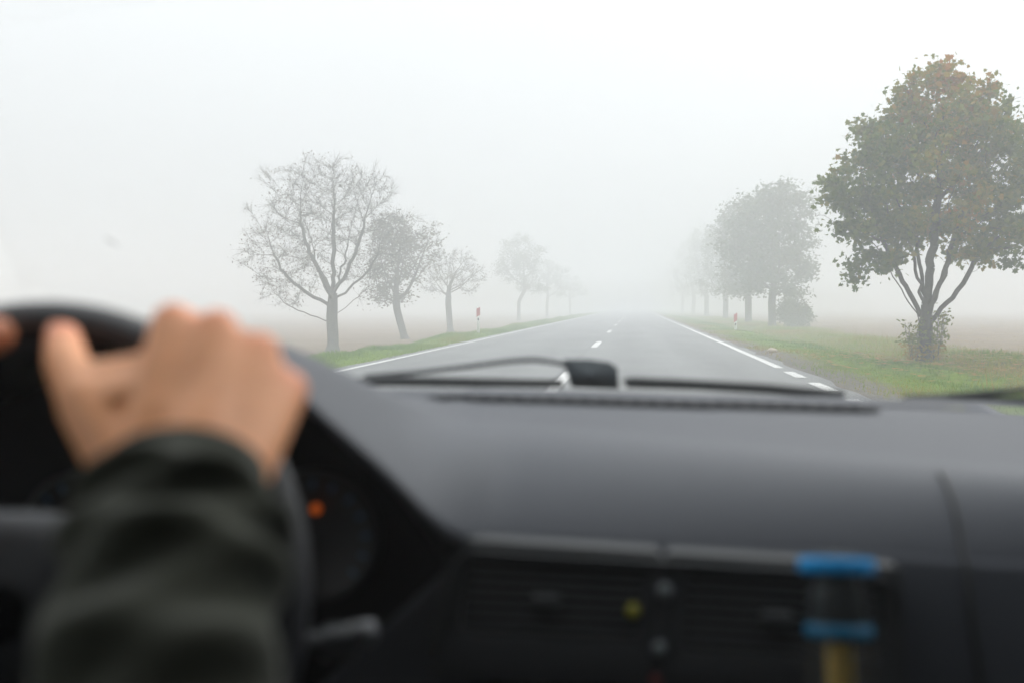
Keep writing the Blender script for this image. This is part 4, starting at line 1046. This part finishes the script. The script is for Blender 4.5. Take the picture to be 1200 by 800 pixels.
def hand(mir=None, ph_off=0.0):
    """right hand gripping the rim at one o'clock; every joint a point in the place"""
    K = [P(203, 379, .600), P(254, 388, .597), P(303, 413, .597), P(338, 456, .600)]
    Wr = P(212, 592, .505)
    caps = []
    PH = [math.atan2(k_.x-WC.x, k_.z-WC.z)-0.02 for k_ in K]
    rk = [0.0125, 0.013, 0.0125, 0.0115]; lens = [0.0, 0.002, 0.0, -0.004]
    wr_off = [Vector((-0.022, 0, 0.002)), Vector((-0.007, 0.004, 0.006)), Vector((0.008, 0.003, 0.004)), Vector((0.022, 0, -0.004))]
    tips = []
    for i in range(4):
        ph = PH[i]
        pip = wheel_pt(ph, RW+0.030+lens[i], -0.012); dip = wheel_pt(ph, RW+0.012, -0.030); tip = wheel_pt(ph, RW-0.011, -0.024)
        root = Wr+wr_off[i]
        caps += [(root, K[i], 0.018, rk[i]+0.0015), (K[i], pip, rk[i], 0.0102), (pip, dip, 0.0102, 0.0088), (dip, tip, 0.0088, 0.0078)]
        # tendon ridge on the back of the hand
        caps.append((root.lerp(K[i], 0.35)+Vector((0, -0.004, 0.006)), K[i]+Vector((0, -0.001, 0.002)), 0.009, rk[i]-0.001))
        if i < 3:
            kn = (K[i]+K[i+1])/2; rn = (Wr+wr_off[i]+Wr+wr_off[i+1])/2
            caps.append((rn, kn+(rn-kn)*0.06, 0.018, rk[i]+0.0005))
        tips.append((dip, tip))
    mid = (K[1]+K[2])/2
    caps.append((Wr.lerp(mid, 0.25), Wr.lerp(mid, 0.85)-Vector((0, 0, 0.006)), 0.026, 0.020))
    caps.append((K[0]-Vector((0, 0, 0.006)), K[3]-Vector((0.0, 0, 0.006)), 0.0115, 0.0105))
    # thumb, leaving the side of the palm
    cmc = Wr+Vector((-0.028, 0.016, 0.0)); mcp = P(102, 474, .565); ip = P(78, 425, .598); tp = P(74, 397, .622)
    caps += [(cmc, mcp, 0.021, 0.0175), (mcp, ip, 0.0165, 0.0140), (ip, tp, 0.0142, 0.0120)]
    web = Wr.lerp(K[0], 0.55)+Vector((-0.006, 0, -0.006))
    caps += [(mcp.lerp(ip, 0.6), K[0].lerp(Wr, 0.22)+Vector((-0.004, 0, -0.004)), 0.010, 0.011), (mcp.lerp(ip, 0.3), K[0].lerp(Wr, 0.30)+Vector((-0.004, 0, -0.004)), 0.012, 0.012), (mcp, K[0].lerp(Wr, 0.42), 0.0125, 0.014), (mcp, web, 0.0125, 0.016), (cmc, web, 0.019, 0.018), (P(128, 468, .568), P(165, 462, .572), 0.0155, 0.016), (P(132, 485, .560), P(165, 485, .562), 0.0155, 0.017), (mcp.lerp(web, 0.2), web.lerp(K[0], 0.45)+Vector((0, 0, -0.006)), 0.014, 0.014), (mcp.lerp(web, 0.5), web.lerp(K[0], 0.2), 0.017, 0.017), (Wr.lerp(K[0], 0.4), K[0]+Vector((-0.003, 0, -0.014)), 0.018, 0.0115)]
    # heel of the hand and forearm
    El = Vector((-0.155, 0.24, 0.79)); Sh = Vector((-0.215, -0.16, 0.985))
    caps += [(Wr+Vector((-0.012, 0, 0)), Wr.lerp(El, 0.25)+Vector((-0.006, 0, 0)), 0.025, 0.028), (Wr+Vector((0.012, 0, 0)), Wr.lerp(El, 0.25)+Vector((0.006, 0, 0)), 0.025, 0.028),
             (Wr.lerp(El, 0.25), El, 0.032, 0.040), (El, Sh, 0.042, 0.052)]
    return caps, tips, (Wr, El, Sh)
caps, tipsR, (Wr, El, Sh) = hand()
# the left arm is its mirror image about the wheel, turned a little along the rim
AX = WC.x
def mirp(v):
    v = Vector(v); v = Vector((2*AX-v.x, v.y, v.z)); wt = smoothstep(0.22, 0.45, v.y)
    return WC+Matrix.Rotation(R(6.5)*wt, 3, 'Y') @ (v-WC)
capsL = [(mirp(a), mirp(b_), ra, rb) for a, b_, ra, rb in caps]
ChX = AX
body = [((ChX, -0.22, 0.55), (ChX, -0.24, 0.92), 0.14, 0.13), ((ChX-0.13, -0.19, 0.96), (ChX+0.13, -0.19, 0.96), 0.075, 0.075), ((ChX-0.06, -0.2, 0.6), (ChX+0.06, -0.2, 0.6), 0.12, 0.12),
        ((ChX, -0.22, 1.0), (ChX, -0.205, 1.12), 0.058, 0.054),
        ((ChX, -0.215, 1.235), (ChX, -0.19, 1.225), 0.088, 0.082), ((ChX, -0.185, 1.20), (ChX, -0.155, 1.15), 0.070, 0.045),
        ((ChX, -0.118, 1.215), (ChX, -0.098, 1.190), 0.010, 0.013), ((ChX-0.018, -0.112, 1.155), (ChX+0.018, -0.112, 1.155), 0.007, 0.007),
        ((ChX-0.085, -0.205, 1.19), (ChX-0.088, -0.212, 1.222), 0.010, 0.013), ((ChX+0.085, -0.205, 1.19), (ChX+0.088, -0.212, 1.222), 0.010, 0.013)]
for s in (-1, 1):
    body += [((ChX+s*0.09, -0.17, 0.56), (ChX+s*0.15, 0.32, 0.60), 0.085, 0.060), ((ChX+s*0.15, 0.32, 0.60), (ChX+s*0.12, 0.62, 0.36), 0.055, 0.040), ((ChX+s*0.12, 0.62, 0.36), (ChX+s*0.12, 0.74, 0.36), 0.04, 0.03)]
person = empty('person', (ChX, -0.2, 0.5), 'driver in a dark green ribbed sweater gripping the top of the steering wheel', 'person')
bmesh_ = capsules_mesh('body', caps+capsL+body, 0.0032, 8)
co = np.zeros(len(bmesh_.vertices)*3); bmesh_.vertices.foreach_get('co', co); co = co.reshape(-1, 3)
red = np.zeros(len(co))                                             # flushed skin over knuckles and thumb tips
for q_ in (P(203, 372, .605), P(254, 381, .60), P(303, 405, .60), P(338, 449, .60), P(74, 394, .618)):
    for v_ in (q_, mirp(q_)): red = np.maximum(red, 0.75*np.exp(-((co-np.array(v_))**2).sum(1)/0.016**2))
bmesh_.attributes.new('red', 'FLOAT', 'POINT').data.foreach_set('value', red.astype(np.float32))
bo = link('body', bmesh_, SKIN, None); bo.parent = person; bo.matrix_parent_inverse = Matrix.Translation((-ChX, 0.2, -0.5))
def pchild(o): o.parent = person; o.matrix_parent_inverse = Matrix.Translation((-ChX, 0.2, -0.5)); return o
# redder knuckles are in the skin itself
def sleeve(Wr, El, Sh, sgn, name, seed):
    rs = np.random.default_rng(seed); rows_ = []
    path = cr_spline([Wr+(Wr-El).normalized()*0.019+Vector((0, 0, 0.0)), Wr.lerp(El, 0.16), Wr.lerp(El, 0.6), El, El.lerp(Sh, 0.5), Sh], 26)
    n = len(path); k = 56; prev = None
    for i, p in enumerate(path):
        t_ = (path[min(i+1, n-1)]-path[max(i-1, 0)]).normalized()
        a = t_.cross(Vector((0, 0, 1))).normalized(); b_ = a.cross(t_).normalized()
        s_ = i/(n-1); dist = s_*0.70
        rad = interp(s_, [0, 0.03, 0.055, 0.08, 0.16, 0.30, 0.45, 0.62, 0.8, 1.0], [0.0425, 0.0425, 0.0435, 0.0495, 0.0505, 0.0515, 0.055, 0.061, 0.068, 0.078])
        row = []
        for j in range(k+1):
            th_ = 2*PI*j/k
            f = smoothstep(0.04, 0.10, s_)
            ph = dist/0.036+0.42*math.sin(th_+0.6+s_*5)+0.14*math.sin(2*th_+s_*9)
            wv = (0.5+0.5*math.sin(2*PI*ph*0.62))**1.6
            ph2 = dist/0.05+0.8*math.cos(th_*1+2+s_*3)
            fold = 0.0095*f*(wv-0.5)+0.003*f*math.sin(2*PI*ph2)+0.0005*math.sin(2*PI*dist/0.006)*(1-f)
            rib = 0.0011*math.sin(th_*28)*(1-f)
            r_ = rad+fold+rib
            row.append(p+a*math.cos(th_)*r_*1.06+b_*math.sin(th_)*r_*0.96)
        rows_.append(row)
    first = rows_[0]; c0 = path[0]
    inner = [c0.lerp(v, 0.90)+(path[1]-path[0]).normalized()*0.004 for v in first]; inner2 = [c0.lerp(v, 0.78)+(path[1]-path[0]).normalized()*0.03 for v in first]
    rows_ = [inner2, inner]+rows_
    m_ = grid_mesh(name, rows_); fix_normals(m_); return m_
pchild(link('sleeve', sleeve(Wr, El, Sh, 1, 'sleeve', 1), JACKET))
pchild(link('sleeve', sleeve(mirp(Wr), mirp(El), mirp(Sh), -1, 'sleeve', 2), JACKET))
jk = capsules_mesh('sweater', [((ChX, -0.22, 0.58), (ChX, -0.235, 0.92), 0.158, 0.150), ((ChX-0.13, -0.19, 0.965), (ChX+0.13, -0.19, 0.965), 0.088, 0.088), ((ChX-0.06, -0.2, 0.6), (ChX+0.06, -0.2, 0.6), 0.135, 0.135), ((ChX, -0.22, 1.0), (ChX, -0.21, 1.06), 0.075, 0.068),
     (Sh, Sh.lerp(El, 0.2), 0.075, 0.066), (mirp(Sh), mirp(Sh.lerp(El, 0.2)), 0.075, 0.066)], 0.008, 4)
pchild(link('sweater', jk, JACKET))
tj = []
for s in (-1, 1): tj += [((ChX+s*0.09, -0.17, 0.56), (ChX+s*0.15, 0.32, 0.60), 0.098, 0.072), ((ChX+s*0.15, 0.32, 0.60), (ChX+s*0.12, 0.60, 0.38), 0.068, 0.055)]
pchild(link('trousers', capsules_mesh('trousers', tj, 0.008, 3), TROUS))
pchild(link('hair', capsules_mesh('hair', [((ChX, -0.235, 1.255), (ChX, -0.20, 1.265), 0.092, 0.080), ((ChX, -0.26, 1.19), (ChX, -0.25, 1.24), 0.07, 0.08)], 0.005, 2), HAIR))
for s in (-1, 1):
    bm = bmesh.new(); bmesh.ops.create_uvsphere(bm, u_segments=14, v_segments=10, radius=0.012, matrix=Matrix.Translation((ChX+s*0.031, -0.119, 1.222)))
    pchild(bm_finish('eye', bm, simple('eye_white', (0.6, 0.6, 0.58), 0.2), None, smooth=True))
# thumb nails
def nail(ip, tp, out_):
    d = (tp-ip).normalized(); n_ = (out_-d*out_.dot(d)).normalized(); sd_ = d.cross(n_); c_ = tp+n_*0.0117+d*0.001
    rows_ = [[c_+d*(0.0065*u)+sd_*(0.0055*v)-n_*(0.0022*v*v+0.001*max(0, u)) for v in np.linspace(-1, 1, 7)] for u in np.linspace(-1, 1, 5)]
    return grid_mesh('thumb_nail', rows_)
ip_, tp_ = P(78, 425, .598), P(74, 397, .622)
pchild(link('thumb_nail', nail(ip_, tp_, Vector((-0.25, -0.95, 0.2))), NAIL))
pchild(link('thumb_nail', nail(mirp(ip_), mirp(tp_), Vector((0.25, -0.95, 0.2))), NAIL))

# ------------------------------------------------------------------ the fog
bm = bmesh.new(); bm_box(bm, (0, 200, 3.9), (660, 540, 11.4))     # z from -1.8 to 9.6
fogm = bpy.data.materials.new('fog'); fogm.use_nodes = True; ft = fogm.node_tree
for n_ in list(ft.nodes): ft.nodes.remove(n_)
fo = ft.nodes.new('ShaderNodeOutputMaterial'); pv = ft.nodes.new('ShaderNodeVolumePrincipled')
pv.inputs['Color'].default_value = (0.965, 0.975, 0.985, 1); pv.inputs['Density'].default_value = 0.0155; pv.inputs['Anisotropy'].default_value = 0.25
ft.links.new(pv.outputs[0], fo.inputs['Volume'])
hz = bm_finish('haze', bm, fogm); hz['kind'] = 'stuff'
